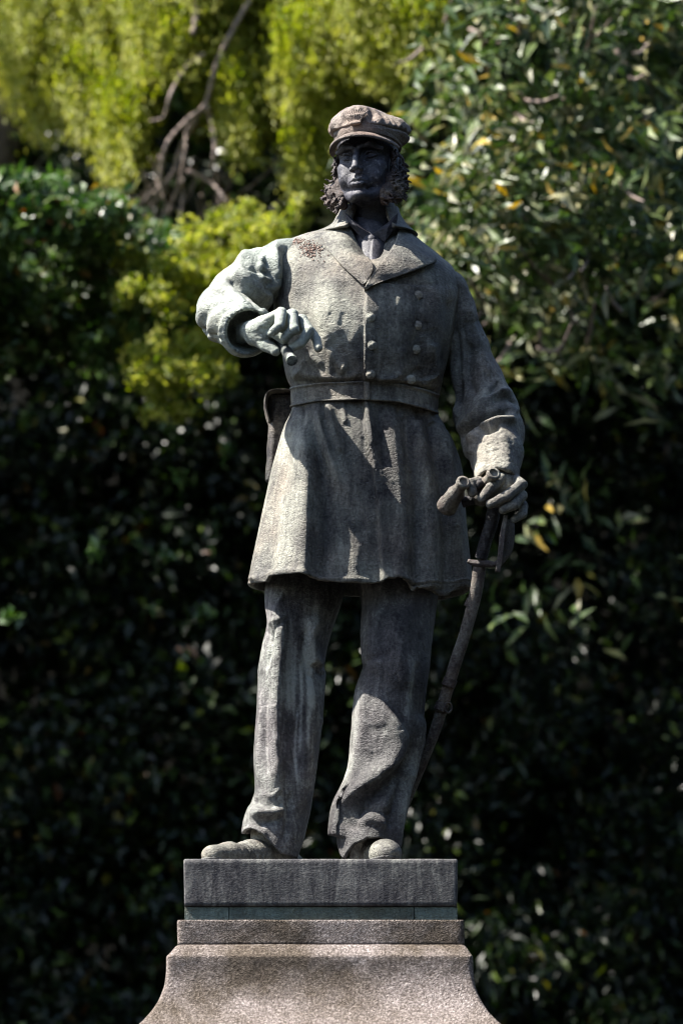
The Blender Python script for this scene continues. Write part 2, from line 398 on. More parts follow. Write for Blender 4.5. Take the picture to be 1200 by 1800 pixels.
M_LEAFD = leafmat('shade_tinted_leaf', [(0, (0.003, 0.007, 0.002)), (0.75, (0.007, 0.018, 0.003)), (0.93, (0.03, 0.055, 0.008)), (0.97, (0.12, 0.17, 0.025)), (1.0, (0.12, 0.04, 0.012))], 0.36, 0.15, 0.38)  # understorey shade put into the leaf colour as near-black greens
M_LEAFL = leafmat('shrub_leaf', [(0, (0.02, 0.05, 0.012)), (0.6, (0.07, 0.14, 0.025)), (0.93, (0.16, 0.21, 0.08)), (0.97, (0.20, 0.17, 0.03)), (1.0, (0.25, 0.08, 0.03))], 0.36, 0.25, 0.6)
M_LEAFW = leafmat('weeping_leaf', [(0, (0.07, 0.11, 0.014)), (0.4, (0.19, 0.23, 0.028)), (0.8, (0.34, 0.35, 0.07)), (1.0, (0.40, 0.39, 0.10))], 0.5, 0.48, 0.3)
def bark(name, c0, c1):
    m, t, b, out = nt(name); L = t.links.new; tc = N(t, 'ShaderNodeTexCoord')
    n = N(t, 'ShaderNodeTexNoise', i_Scale=22.0, i_Detail=6.0); L(tc.outputs['Object'], n.inputs['Vector']); r = ramp(t, n.outputs[0], [(0.3, c0), (0.7, c1)])
    L(r.outputs[0], b.inputs['Base Color']); b.inputs['Roughness'].default_value = 0.85
    bb = N(t, 'ShaderNodeBump', i_Strength=0.8, i_Distance=0.02); L(n.outputs[0], bb.inputs['Height']); L(bb.outputs[0], b.inputs['Normal']); return m
M_BARK = bark('bark', (0.05, 0.035, 0.028), (0.20, 0.15, 0.125))
M_TWIG = bark('twig_bark', (0.14, 0.10, 0.085), (0.36, 0.28, 0.24))

# ================================================================== SETTING
GZ = ZP - 3.9
def sheet(name, x0, x1, y0, y1, zf, nx, ny, mat):
    gx, gy = np.meshgrid(np.linspace(x0, x1, nx), np.linspace(y0, y1, ny)); V = np.stack([gx, gy, zf(gx, gy)], -1).reshape(-1, 3)
    return tagged(obj(name, V, grid_faces(nx, ny, False), mat), kind='structure')
def bankz(x, y):
    p = np.stack([x * 0.7, y * 0.7, x * 0], -1)
    s = np.clip((y - 11.5) / 7.0, 0, 1); return GZ + 15 * s * s * (3 - 2 * s) + 0.25 * fbm(p) * (y > 3)
sheet('ground', -160, 160, -160, 220, lambda x, y: GZ + 0 * x - 0.02, 40, 40, M_SOIL)
sheet('bank', -22, 22, 3, 24, bankz, 120, 90, M_SOIL)

# ================================================================== PEDESTAL
ped = empty('pedestal', (0, 0, GZ), 'tall granite pedestal topped by a streaked dark bronze block, under the statue', 'pedestal')
YF = -0.42                                         # front face of the bronze block
YC = 0.06
def block(name, prof, mat, wob=0.0, bev=0.006, nseg=60, x0=None, x1=None, par=ped, pat=0.3, seed=0):
    """square moulded block: prof = (px_left, px_right, py) on the front face; swept round a square plan"""
    out = []
    for (xl, xr, py) in prof:
        hw = (X(xr, YF, py) - X(xl, YF, py)) / 2; cx = (X(xr, YF, py) + X(xl, YF, py)) / 2
        out.append((cx, hw, py))
    base = out[0][1]; yc = YF + (base)             # square plan, front edge at YF
    V = []; n = nseg; zs = []
    for cx, hw, py in out:
        yf = yc - hw; z = float(P(600, py, yf)[2]); zs.append(z)
        r = min(bev, hw); k = hw - r
        ring = []
        for (sx, sy, a0) in ((1, -1, -90), (1, 1, 0), (-1, 1, 90), (-1, -1, 180)):
            for a in np.linspace(a0, a0 + 90, 4):
                ring.append((cx + sx * k + r * math.cos(R(a)), yc + sy * k + r * math.sin(R(a)), z))
        # fill the long sides so that the relief has vertices
        full = []
        for i in range(len(ring)):
            a = np.array(ring[i]); b = np.array(ring[(i + 1) % len(ring)])
            m = n if (i % 4 == 3) else 1
            for t in np.linspace(0, 1, m, endpoint=False): full.append(a + (b - a) * t)
        V.append(full)
    nu = len(V[0]); V = np.array(V).reshape(-1, 3); F = grid_faces(nu, len(out), True)
    if wob:
        Nn = normals(V, F); V = V + Nn * (.35 * wob * fbm(V * 28 + seed, 3))[:, None] + Nn * (.5 * wob * fbm(V * 7 + seed, 2))[:, None]
    nr = len(out); V = np.vstack([V, V[:nu].mean(0), V[-nu:].mean(0)]); k = np.arange(nu); k2 = (k + 1) % nu
    F = np.vstack([F[:, ::-1], np.stack([np.full(nu, nr * nu), k, k2, k2], -1), np.stack([np.full(nu, nr * nu + 1), (nr - 1) * nu + k2, (nr - 1) * nu + k, (nr - 1) * nu + k], -1)])
    return obj(name, V, F, mat, par, attrs={'pat': np.full(len(V), pat)})
M_PL = bronze('bronze_plinth', (0.02, 0.019, 0.024), (0.09, 0.088, 0.088), (0.30, 0.30, 0.27), (0.9, 0.86, 0.92), streak=1.9, bump=0.22)
M_CO = bronze('bronze_course', (0.04, 0.035, 0.028), (0.11, 0.14, 0.12), (0.25, 0.32, 0.28), (0.9, 0.72, 0.55), streak=0.6, bump=0.6)
ys = lambda a, b, n: list(np.linspace(a, b, n))
block('bronze_block', [(325, 802, 1510)] + [(323 + t * 1.0, 804 - t, 1512 + 80 * t) for t in ys(0, 1, 14)] + [(326, 801, 1593)], M_PL, wob=0.0018, pat=0.34)
# the course of three slabs with open joints
def slab(xl, xr, seed):
    a, b = X(xl, YF), X(xr, YF); z1, z0 = float(P(600, 1594.5, YF + .004)[2]), float(P(600, 1619, YF + .004)[2])
    n = 26; xs = np.linspace(a, b, n); V = []
    for (y, z) in ((YF + 0.006, z0), (YF + 0.006, z1), (YF + 0.90, z1), (YF + 0.90, z0)):
        for x in xs: V.append((x, y, z))
    V = np.array(V); i = np.arange(n - 1); F = []
    for k in range(4):
        k2 = (k + 1) % 4; F.append(np.stack([k * n + i, k * n + i + 1, k2 * n + i + 1, k2 * n + i], -1))
    F.append(np.array([[0, n, 2 * n, 3 * n], [n - 1, 4 * n - 1, 3 * n - 1, 2 * n - 1]])); F = np.vstack(F)
    V[:2 * n, 1] += 0.003 * vnoise(V[:2 * n] * 30 + seed)
    obj('course_slab', V, F, M_CO, ped, smooth=False, attrs={'pat': np.full(len(V), 0.5 + 0.1 * seed)})
slab(325, 402, 1); slab(403.5, 727, 0); slab(728.5, 803, 2)
block('upper_stone', [(312, 815, 1617)] + [(311 + t, 815 + t, 1619 + 42 * t) for t in ys(0, 1, 10)], M_GRAN, wob=0.004, bev=0.012)
fl = [(313, 815, 1660.4), (311.5, 816, 1661), (310, 817, 1662), (308, 818.5, 1663.5), (297.5, 827.5, 1676), (295, 829.5, 1678.5), (293.4, 830.6, 1680.5), (293, 831, 1683), (293, 831, 1690)]
for t in ys(0.05, 1, 22):
    w = t ** 2.6; fl.append((293 - 62 * w, 831 + 62 * w, 1690 + 122 * t))
fl += [(228, 896, 1830), (226, 898, 1850)]
block('moulded_stone', fl, M_GRAN, wob=0.004, bev=0.014, nseg=90)
block('shaft_stone', [(245, 879, 1851), (245, 879, 3100)], M_GRAN, wob=0.003, bev=0.01)
block('foot_stone', [(200, 924, 3100), (190, 934, 3130), (190, 934, 3560)], M_GRAN, wob=0.003, bev=0.01)

# ================================================================== STATUE
ST = empty('statue', (0, 0, ZP), 'weathered bronze statue of a bearded naval officer in cap and belted coat, on the pedestal', 'statue')

# ---- coat body ----------------------------------------------------
rows = [(364, 610, 694, 0.06, 0.095, 0.08), (376, 602, 700, 0.06, 0.11, 0.09), (388, 590, 706, 0.05, 0.12, 0.10), (402, 566, 716, 0.04, 0.13, 0.13), (412, 530, 727, 0.03, 0.15, 0.15), (422, 502, 738, 0.02, 0.165, 0.17), (435, 482, 756, 0.02, 0.18, 0.19),
        (450, 476, 775, 0.01, 0.195, 0.20), (470, 474, 796, 0.01, 0.215, 0.21), (500, 478, 806, 0.01, 0.235, 0.215), (550, 484, 800, 0.0, 0.25, 0.21), (600, 492, 792, 0.0, 0.245, 0.20), (640, 499, 783, 0.0, 0.225, 0.19),
        (662, 504, 777, 0.0, 0.21, 0.18), (676, 510, 776, 0.0, 0.20, 0.18), (690, 514, 772, 0.0, 0.175, 0.17), (700, 516, 768, 0.0, 0.165, 0.16), (725, 518, 764, 0.0, 0.165, 0.16)]
V, F = loft(rows, 520, 2.0, 0.9, keel=[(364, 652), (420, 636), (480, 622), (600, 626), (680, 640), (725, 640)])
co = Cloth(V, F, 0.47, 1.3)
co.fold([(644, 440), (644, 540), (642, 640), (642, 690)], 80, 12, 90, t0=.25, t1=.15)
# V opening
co.fold([(650, 350), (651, 392), (652, 425), (652, 466)], 27, -50, t0=0.0, t1=0.4)
co.step([(641, 500), (640, 540), (638, 600), (637, 672)], 17, 90, 2.2)
co.fold([(560, 640), (620, 668), (640, 672)], 8, -5); co.fold([(520, 672), (580, 672), (700, 676), (770, 686)], 5, -5, t0=.05, t1=.05)
co.fold([(505, 652), (560, 662), (630, 664)], 9, 8); co.fold([(655, 664), (720, 672), (772, 684)], 9, 9)
co.fold([(575, 600), (600, 630), (625, 660)], 8, -7, 14); co.fold([(560, 590), (590, 625), (612, 655)], 10, 6)
co.fold([(540, 620), (565, 640), (590, 655)], 7, 5); co.fold([(700, 610), (705, 640), (700, 668)], 8, 5); co.fold([(752, 600), (758, 640), (750, 675)], 9, 7, 12)
co.fold([(735, 490), (732, 560), (725, 640), (718, 665)], 6, -4, 18); co.fold([(770, 500), (762, 570), (748, 640)], 12, 6); co.fold([(788, 520), (782, 590), (770, 650)], 8, -7)
co.fold([(680, 520), (676, 600), (684, 660)], 14, -3); co.fold([(590, 480), (582, 540), (590, 600)], 22, 6); co.fold([(530, 470), (535, 540), (560, 600)], 12, -5)
co.fold([(660, 670), (690, 664), (700, 650)], 5, 4); co.fold([(735, 678), (755, 665), (768, 655)], 6, 6); co.fold([(700, 670), (722, 655), (742, 650)], 5, -4)
co.fold([(515, 668), (530, 650), (535, 630)], 5, 5); co.fold([(598, 660), (606, 640), (604, 620)], 5, 4)
for k in range(26):
    x = rng.uniform(520, 770); y = rng.uniform(490, 640); L_ = rng.uniform(18, 60); a = rng.normal(0, 0.3)
    co.fold([(x, y), (x + L_ * math.sin(a) * 0.5 + 2, y + L_ * 0.5), (x + L_ * math.sin(a), y + L_)], rng.uniform(4, 9), rng.choice([-1, 1]) * rng.uniform(1, 2.4))
co.noise(0.09, 4.0).noise(0.02, 0.9)
for xx in (560, 585, 610, 665, 690, 750): co.stain([(xx, 480 + xx % 30), (xx + 3, 560), (xx - 2, 640)], 9, 0.14)
co.stain([(700, 520), (700, 600), (690, 660)], 50, -0.06); co.stain([(760, 520), (755, 600), (745, 670)], 26, -0.22); co.stain([(570, 500), (580, 560), (600, 620)], 45, 0.22)
co.apply()
coat = co.make('coat_body', M_BR, ST)
ctree = co.tree()
def hit(px, py, tree=ctree, default=-0.15):
    d = P(px, py, 0) - CPOS; d /= np.linalg.norm(d); r = tree.ray_cast(Vector(CPOS), Vector(d))
    if r[0]: return np.array(r[0])
    for q in range(1, 14):
        d = P(px + (648 - px) * q * .03, py, 0) - CPOS; d /= np.linalg.norm(d); r = tree.ray_cast(Vector(CPOS), Vector(d))
        if r[0]: return P(px, py, r[0][1] + .004 * q)
    return P(px, py, default)

def strip(A, B, off, nu, nv, thick, tree=ctree, curl=None, keepy=None):
    """thick plate between two picture curves A and B, lying on the surface behind it with offset off(u,v) in m"""
    A = spline(A, 10); B = spline(B, 10)
    def res(q, n):
        s = np.concatenate([[0], np.cumsum(np.linalg.norm(np.diff(q, axis=0), axis=1))]); t = np.linspace(0, s[-1], n); return np.stack([np.interp(t, s, q[:, k]) for k in range(2)], 1)
    A = res(A, nu); B = res(B, nu); V = np.zeros((nv, nu, 3))
    for j in range(nv):
        v = j / (nv - 1)
        for i in range(nu):
            p = A[i] * (1 - v) + B[i] * v; V[j, i] = hit(p[0], p[1], tree) if keepy is None else P(p[0], p[1], keepy(i / (nu - 1), v))
            V[j, i] -= FWD * off(i / (nu - 1), v)
    # smooth the depth
    if keepy is None:
        for _ in range(6):
            y = V[..., 1].copy(); y[1:-1] = (y[:-2] + 2 * y[1:-1] + y[2:]) / 4; y[:, 1:-1] = (y[:, :-2] + 2 * y[:, 1:-1] + y[:, 2:]) / 4
            V += FWD * ((y - V[..., 1]) / cp)[..., None]
    top = V.reshape(-1, 3); back = (V + FWD * thick).reshape(-1, 3); n = nu * nv
    f = grid_faces(nu, nv, False); idx = np.arange(n).reshape(nv, nu)
    edge = np.concatenate([idx[0, :], idx[1:, -1], idx[-1, -2::-1], idx[-2:0:-1, 0]]); e2 = np.roll(edge, -1)
    F = np.vstack([f, f[:, ::-1] + n, np.stack([edge, edge + n, e2 + n, e2], -1)])
    Vv = np.vstack([top, back])
    nn = normals(top, f)
    if (nn @ FWD).mean() > 0: F = F[:, ::-1]
    return Vv, F
def lap(name, A, B, off, nu, nv, thick, mat, parent, pat, wob=1.2, **k):
    V, F = strip(A, B, off, nu, nv, thick, **k); c = Cloth(V, F, pat); c.noise(0.05, wob * 2).noise(0.015, wob * 0.6); return c.make(name, mat, parent)
# lapels: the outer curve first
lap('lapel', [(602, 371), (592, 386), (570, 404), (572, 432), (600, 466), (638, 502)], [(609, 369), (610, 388), (620, 410), (636, 440), (656, 466), (648, 492)],
    lambda u, v: 0.012 + 0.020 * v * (1 - 0.7 * u) + 0.006 * math.sin(math.pi * v) * (u > .15), 60, 18, 0.03, M_BR, coat, 0.5)
lap('lapel', [(698, 371), (711, 394), (738, 428), (767, 456), (742, 470), (700, 486), (660, 500), (640, 512)],
    [(695, 369), (702, 390), (700, 408), (692, 430), (674, 456), (658, 478), (646, 494), (639, 508)],
    lambda u, v: 0.020 + 0.018 * math.sin(math.pi * min(1, u * 1.2)) + 0.012 * v, 70, 18, 0.03, M_BR, coat, 0.5)
# standing collar behind the neck
nu_, nv_ = 120, 14; top = []
zt, zb = float(P(650, 372, 0.0)[2]), float(P(650, 412, 0.0)[2]); cx_ = float(P(652, 390, 0)[0])
for v in np.linspace(0, 1, nv_):
    for u in np.linspace(0, 1, nu_):
        a = R(30 + 300 * u); bk = .5 - .5 * math.cos(a)       # a = 0 is the front
        rr_ = .098 + .016 * (v ** .8) + .050 * v ** 2.2; z = zt + .016 + .02 * bk - (.006 + .105 * v) * (1 - .15 * bk)
        top.append((cx_ + rr_ * 1.02 * math.sin(a) * (1 + .12 * (a > math.pi)), .035 - rr_ * 1.25 * math.cos(a), z))
top = np.array(top); m = len(top); f_ = grid_faces(nu_, nv_, False); idx = np.arange(m).reshape(nv_, nu_); edge = np.concatenate([idx[0, :], idx[1:, -1], idx[-1, -2::-1], idx[-2:0:-1, 0]]); e2 = np.roll(edge, -1)
inner = top.copy(); inner[:, 0] = cx_ + (top[:, 0] - cx_) * .88; inner[:, 1] = .035 + (top[:, 1] - .035) * .88
c = Cloth(np.vstack([top, inner]), np.vstack([f_, f_[:, ::-1] + m, np.stack([edge, edge + m, e2 + m, e2], -1)]), .46); c.noise(.05, 4).noise(.015, 1); c.make('coat_collar', M_BR, coat)
# waistcoat, shirt collar, cravat
fld = Field(P(595, 480, -0.26), P(715, 375, 0.14), 0.003)
fld.cone(P(652, 474, -0.125), P(652, 425, -0.045), 0.05, 0.062, 0.02); fld.cone(P(652, 425, -0.045), P(650, 385, 0.015), 0.062, 0.078, 0.02)
V, F = fld.mesh(); c = Cloth(V, F, 0.28)
c.step([(652, 420), (650, 450), (650, 470)], 5, 30, 3); c.noise(0.03, 2); c.make('waistcoat', M_FACE, ST)
def plate(pts, thick, y0, y1, mat, parent, name, pat=0.3, off=0.0):
    q = spline(pts[:2] and pts, 1) if False else np.array(pts, float); n = len(q); ctr = q.mean(0)
    yy = [y0 + (y1 - y0) * t for t in np.linspace(0, 1, n)]
    A = np.array([P(a[0], a[1], b) for a, b in zip(q, yy)]); B = A + FWD * thick; C0 = A.mean(0) - FWD * thick * .5; C1 = B.mean(0)
    V = np.vstack([A, B, C0, C1]); k = np.arange(n); k2 = (k + 1) % n
    F = np.vstack([np.stack([k, k2, k2 + n, k + n], -1), np.stack([np.full(n, 2 * n), k2, k, k], -1), np.stack([np.full(n, 2 * n + 1), k + n, k2 + n, k2 + n], -1)])
    return obj(name, V, F, mat, parent, smooth=False, attrs={'pat': np.full(len(V), pat)})
plate([(605, 372), (611, 392), (636, 419), (652, 411), (628, 392)], 0.03, -0.115, -0.112, M_FACE, ST, 'shirt_collar', 0.16)
plate([(654, 411), (676, 425), (697, 396), (699, 374), (680, 392)], 0.03, -0.115, -0.112, M_FACE, ST, 'shirt_collar', 0.16)
fld = Field(P(625, 465, -0.24), P(690, 385, -0.06), 0.0022)
fld.ell(P(654, 419, -0.112), (0.018, 0.014, 0.014)); fld.cone(P(654, 424, -0.112), P(655, 450, -0.128), 0.014, 0.022, 0.008)
V, F = fld.mesh(); Cloth(V, F, .2).make('cravat', M_FACE, ST)

# ---- coat skirt ----------------------------------------------------
hemt = [(420, 1026), (436, 1026), (466, 1022), (474, 1013), (500, 1010), (530, 1012), (560, 1020), (600, 1024), (640, 1026), (674, 1022), (680, 1017), (700, 1020), (722, 1030), (748, 1037), (780, 1040), (815, 1036), (832, 1030), (850, 1030)]
topt = [(505, 712), (540, 704), (640, 700), (700, 704), (768, 724)]
rows = [(705, 514, 766, 0.0, 0.185, 0.16), (725, 509, 772, 0.0, 0.20, 0.17), (745, 499, 782, 0.0, 0.215, 0.18), (775, 491, 796, 0.0, 0.228, 0.195), (820, 480, 809, 0.0, 0.240, 0.21), (880, 467, 815, 0.0, 0.250, 0.225), (940, 455, 820, 0.0, 0.259, 0.24), (990, 444, 825, 0.0, 0.267, 0.25), (1025, 436, 831, 0.0, 0.272, 0.255)]
V, F = loft(rows, 620, 2.0, 0.97, hem=hemt, top=topt, keel=[(700, 600), (740, 570), (800, 553), (1030, 548)])
sk = Cloth(V, F, 0.40, 1.35)
sk.step([(637, 700), (640, 760), (653, 830), (663, 920), (669, 1030)], 21, 130, 2.2, 0.0, 0.0)
sk.fold([(528, 738), (538, 790), (541, 860), (538, 940), (534, 1015)], 24, 24, 13, t0=.2, t1=0)
sk.fold([(505, 760), (495, 830), (482, 900), (470, 1000)], 12, -12, 14, t0=.2, t1=0)
sk.fold([(500, 745), (478, 850), (455, 960), (446, 1020)], 8, 8, t0=.2, t1=0)
sk.fold([(556, 712), (566, 760), (582, 810), (602, 868)], 9, 13, 5, t1=.3)
sk.fold([(546, 712), (556, 770), (572, 850), (574, 950), (570, 1015)], 10, -12, 12, t0=.1, t1=0)
sk.fold([(575, 706), (588, 760), (600, 800)], 6, 8, 6); sk.fold([(590, 706), (606, 770), (628, 850), (636, 960)], 12, -5); sk.fold([(600, 706), (608, 745)], 5, 6)
sk.fold([(522, 712), (516, 745), (508, 770)], 5, 8); sk.fold([(534, 708), (532, 750)], 4, -6); sk.fold([(566, 706), (572, 738)], 4, -6)
sk.fold([(620, 900), (625, 960), (622, 1024)], 14, 5, t1=0); sk.fold([(642, 706), (646, 740), (654, 790)], 5, 6)
sk.fold([(662, 708), (668, 760), (675, 830)], 7, -6); sk.fold([(680, 708), (690, 770), (700, 860), (704, 960), (700, 1022)], 14, 10, 18, t1=0)
sk.fold([(705, 712), (715, 780), (728, 870), (730, 1030)], 12, -9, t1=0); sk.fold([(722, 716), (738, 790), (750, 880), (756, 1035)], 14, 11, t1=0); sk.fold([(742, 722), (762, 800), (778, 900), (780, 1038)], 10, -10, t1=0)
sk.fold([(755, 728), (782, 790), (797, 870), (806, 960), (812, 1034)], 10, 11, t1=0); sk.fold([(728, 716), (732, 744)], 5, -7); sk.fold([(744, 722), (756, 748)], 5, 7); sk.fold([(694, 708), (700, 735)], 5, -6)
sk.fold([(440, 1020), (500, 1004), (560, 1014), (650, 1020)], 5, 4, t0=0, t1=0); sk.fold([(690, 1012), (740, 1028), (820, 1026)], 5, 5, t0=0, t1=0)
for k in range(34):
    x = rng.uniform(480, 810); y = rng.uniform(720, 960); L_ = rng.uniform(20, 70); a = rng.normal(0, 0.12) + (x - 640) / 1400
    sk.fold([(x, y), (x + L_ * a * .5 + rng.normal(0, 2), y + L_ * 0.5), (x + L_ * a, y + L_)], rng.uniform(3, 8), rng.choice([-1, 1]) * rng.uniform(0.8, 2.6))
sk.noise(0.10, 5.0, 3, (1, 1, .35)).noise(0.016, 0.9)
sk.stain([(515, 740), (505, 850), (490, 1000)], 40, 0.34)
for xx, w in ((600, 12), (625, 6), (590, 8), (700, 14), (716, 6), (742, 8), (800, 12)): sk.stain([(xx - 10, 730), (xx, 850), (xx + 6, 1000)], w, 0.13)
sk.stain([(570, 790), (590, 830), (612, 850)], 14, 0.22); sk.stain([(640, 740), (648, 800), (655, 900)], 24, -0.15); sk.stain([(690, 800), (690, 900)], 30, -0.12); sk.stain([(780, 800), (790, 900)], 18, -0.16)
sk.stain([(670, 720), (690, 850), (700, 960)], 90, -0.06); sk.stain([(590, 880), (600, 940)], 30, -.12); sk.stain([(540, 990), (640, 1005), (740, 1010), (820, 1010)], 30, 0.10)  # broad centre stroke paints shade on the skirt front into its browner patina
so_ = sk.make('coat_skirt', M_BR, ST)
md = so_.modifiers.new('thickness', 'SOLIDIFY'); md.thickness = 0.016; md.offset = -1
stree = sk.tree()

# ---- belt ------------------------------------------------------------
def belt_loft():
    top = [(500, 684), (520, 678), (560, 672), (640, 669), (700, 673), (745, 683), (770, 692)]; bot = [(500, 718), (520, 713), (560, 706), (640, 703), (700, 707), (745, 719), (770, 728)]
    nu = 300; nv = 14; th = np.linspace(0, 2 * math.pi, nu, endpoint=False); e = .82
    c = np.sign(np.cos(th)) * np.abs(np.cos(th)) ** e; s_ = np.sign(np.sin(th)) * np.abs(np.sin(th)) ** e
    V = []
    prof = [(0.0, -0.012), (0.0, 0.0), (0.02, 0.007), (0.08, 0.009), (0.13, 0.004), (0.3, 0.004), (0.5, 0.0045), (0.7, 0.004), (0.87, 0.004), (0.92, 0.009), (0.98, 0.007), (1.0, 0.0), (1.0, -0.012)]
    for t, o in prof:
        xl, xr = 512.5 + t * 1, 768.5 - t * 2; px = (xl + xr) / 2 + ((xr - xl) / 2 + o * 500) * c; y = (0.205 + o) * s_
        py = np.interp(px, *zip(*top)) * (1 - t) + np.interp(px, *zip(*bot)) * t
        q = P(px, py, np.minimum(y, 0)); q[:, 1] = y; V.append(q)
    return np.vstack(V), grid_faces(nu, len(prof), True)
V, F = belt_loft(); c = Cloth(V, F, 0.50)
for xx in (545, 580, 600, 660, 700, 735): c.stain([(xx, 670), (xx + 1, 715)], 6, 0.15)
c.noise(0.02, 0.8).noise(0.08, 1.5); belt = c.make('belt', M_BR, ST); btree = c.tree()
pa = [hit(645, y, btree) - FWD * o for y, o in ((670, .006), (676, .012), (696, .012), (703, .006))]
V, F = tube([p for p in pa], 0.011, 10, flat=0.45); Cloth(V, F, 0.55).make('belt_keeper', M_BR, belt)

# ---- buttons ---------------------------------------------------------
def button(px, py, r, tree):
    c0 = hit(px, py, tree); n = -FWD * 0.9 + np.array([0, 0, .05]); n /= np.linalg.norm(n); a = np.cross(n, [0, 0, 1.0]); a /= np.linalg.norm(a); b = np.cross(n, a)
    prof = [(1.0, -0.4), (1.0, 0.15), (0.93, 0.32), (0.82, 0.30), (0.74, 0.38), (0.5, 0.55), (0.25, 0.62)]; n_ = 28; th = np.linspace(0, 2 * math.pi, n_, endpoint=False); V = []
    for q, h in prof:
        for t in th: V.append(c0 + r * (q * (math.cos(t) * a + math.sin(t) * b) + (h + (0.05 * math.cos(3 * t) if 0.3 < q < .8 else 0)) * n))
    V = np.array(V + [c0 + n * r * 0.64]); F = grid_faces(n_, len(prof), True); m = (len(prof) - 1) * n_; k = np.arange(n_)
    F = np.vstack([F, np.stack([m + k, m + (k + 1) % n_, np.full(n_, len(V) - 1), np.full(n_, len(V) - 1)], -1)])
    obj('button', V, F, M_BR, coat, attrs={'pat': np.full(len(V), 0.85)})
for px, py in ((651, 558), (654, 607), (651, 658), (734, 519), (733, 572), (730, 614), (722, 667)): button(px, py, 0.0165, ctree)

# ---- trousers --------------------------------------------------------
hl = [(415, 1466), (424, 1464), (440, 1457), (455, 1460), (472, 1475), (495, 1500), (520, 1507), (530, 1507)]
rows = [(985, 478, 620, 0.045, 0.13, 0.15), (1020, 468, 612, 0.045, 0.14, 0.15), (1060, 466, 600, 0.035, 0.14, 0.14), (1092, 469, 588, 0.030, 0.135, 0.13), (1130, 462, 577, 0.030, 0.125, 0.13), (1165, 456, 571, 0.035, 0.12, 0.13), (1185, 454, 573, 0.035, 0.12, 0.13),
        (1260, 449, 566, 0.025, 0.115, 0.125), (1330, 446, 556, 0.015, 0.11, 0.12), (1390, 448, 546, 0.010, 0.11, 0.11), (1412, 442, 541, 0.005, 0.115, 0.11), (1440, 429, 534, -0.005, 0.125, 0.11), (1470, 424, 524, -0.010, 0.13, 0.11)]
V, F = loft(rows, 420, 2.0, 0.88, hem=hl, keel=[(985, 520), (1060, 505), (1130, 496), (1400, 490), (1470, 474)])
tl = Cloth(V, F, 0.44, 1.6)
tl.fold([(487, 1030), (492, 1080), (497, 1130), (489, 1200), (487, 1300), (490, 1400)], 15, 15, 10, t0=.2, t1=.1)
tl.fold([(470, 1090), (476, 1140), (466, 1180)], 7, -6); tl.fold([(504, 1100), (515, 1180), (520, 1280), (515, 1380)], 12, -6)
tl.fold([(560, 1080), (548, 1120), (555, 1160), (570, 1172)], 9, 11, 9); tl.fold([(548, 1165), (560, 1182), (572, 1190)], 5, -7); tl.fold([(540, 1100), (534, 1150), (545, 1200)], 7, -6)
tl.fold([(545, 1190), (548, 1270), (538, 1360), (524, 1440)], 12, 8); tl.fold([(466, 1110), (480, 1095), (500, 1088)], 5, 5); tl.fold([(472, 1135), (492, 1100), (506, 1085)], 4, -5)
tl.fold([(456, 1200), (460, 1260), (455, 1330), (462, 1390)], 6, 5); tl.fold([(472, 1210), (468, 1290), (474, 1370)], 6, -5)
tl.fold([(446, 1402), (456, 1412), (480, 1418), (500, 1412)], 7, -8); tl.fold([(436, 1440), (456, 1432), (480, 1432), (504, 1422)], 5, 15, 14, t0=.3, t1=.25); tl.fold([(448, 1450), (470, 1442), (500, 1436)], 8, -11, t0=.2, t1=.3)
tl.fold([(460, 1395), (478, 1400), (496, 1385)], 5, 5); tl.fold([(500, 1480), (506, 1430), (510, 1390)], 7, -6); tl.fold([(428, 1462), (445, 1456), (470, 1470)], 4, 5)
for k in range(40):
    x = rng.uniform(455, 565); y = rng.uniform(1040, 1400); L_ = rng.uniform(15, 50); a = rng.normal(0, 0.25)
    tl.fold([(x, y), (x + L_ * a * .5, y + L_ * 0.5), (x + L_ * a, y + L_)], rng.uniform(3, 6), rng.choice([-1, 1]) * rng.uniform(0.8, 2.2))
for xx, y0, y1, w in ((520, 1120, 1270, 4), (530, 1160, 1330, 3), (541, 1090, 1320, 3.5), (550, 1100, 1250, 3), (525, 1240, 1380, 3), (512, 1100, 1260, 5), (537, 1080, 1180, 6), (555, 1060, 1120, 7)):
    tl.stain([(xx, y0), (xx + rng.normal(0, 3), (y0 + y1) / 2), (xx - 3, y1)], w, 0.5)
tl.stain([(475, 1030), (472, 1150), (465, 1390)], 22, 0.22); tl.stain([(530, 1240), (525, 1350)], 26, -0.16); tl.stain([(440, 1450), (460, 1430), (490, 1425)], 18, 0.3)
tl.noise(0.07, 4.5, 3, (1, 1, .5)).noise(0.014, 0.8)
o = tl.make('trouser_leg', M_TR, ST, label='bronze trouser leg with pale vertical runs, over the boot that points aside'); md = o.modifiers.new('thickness', 'SOLIDIFY'); md.thickness = 0.012; md.offset = -1

hr = [(580, 1478), (592, 1478), (597, 1500), (602, 1508), (608, 1498), (620, 1484), (645, 1472), (668, 1472), (686, 1482), (693, 1494), (700, 1494)]
rows = [(985, 625, 790, -0.075, 0.105, 0.15), (1020, 628, 779, -0.075, 0.105, 0.15), (1060, 634, 768, -0.075, 0.105, 0.15), (1120, 632, 760, -0.085, 0.125, 0.14), (1175, 635, 754, -0.095, 0.135, 0.14), (1215, 622, 749, -0.095, 0.130, 0.135), (1290, 616, 741, -0.095, 0.130, 0.13),
        (1345, 611, 728, -0.095, 0.125, 0.12), (1390, 599, 719, -0.105, 0.125, 0.12), (1430, 592, 710, -0.115, 0.130, 0.12), (1470, 592, 699, -0.125, 0.135, 0.12)]
V, F = loft(rows, 420, 2.0, 0.88, hem=hr, keel=[(985, 700), (1120, 692), (1200, 692), (1320, 690), (1400, 664), (1470, 650)])
tr = Cloth(V, F, 0.27, 1.5)
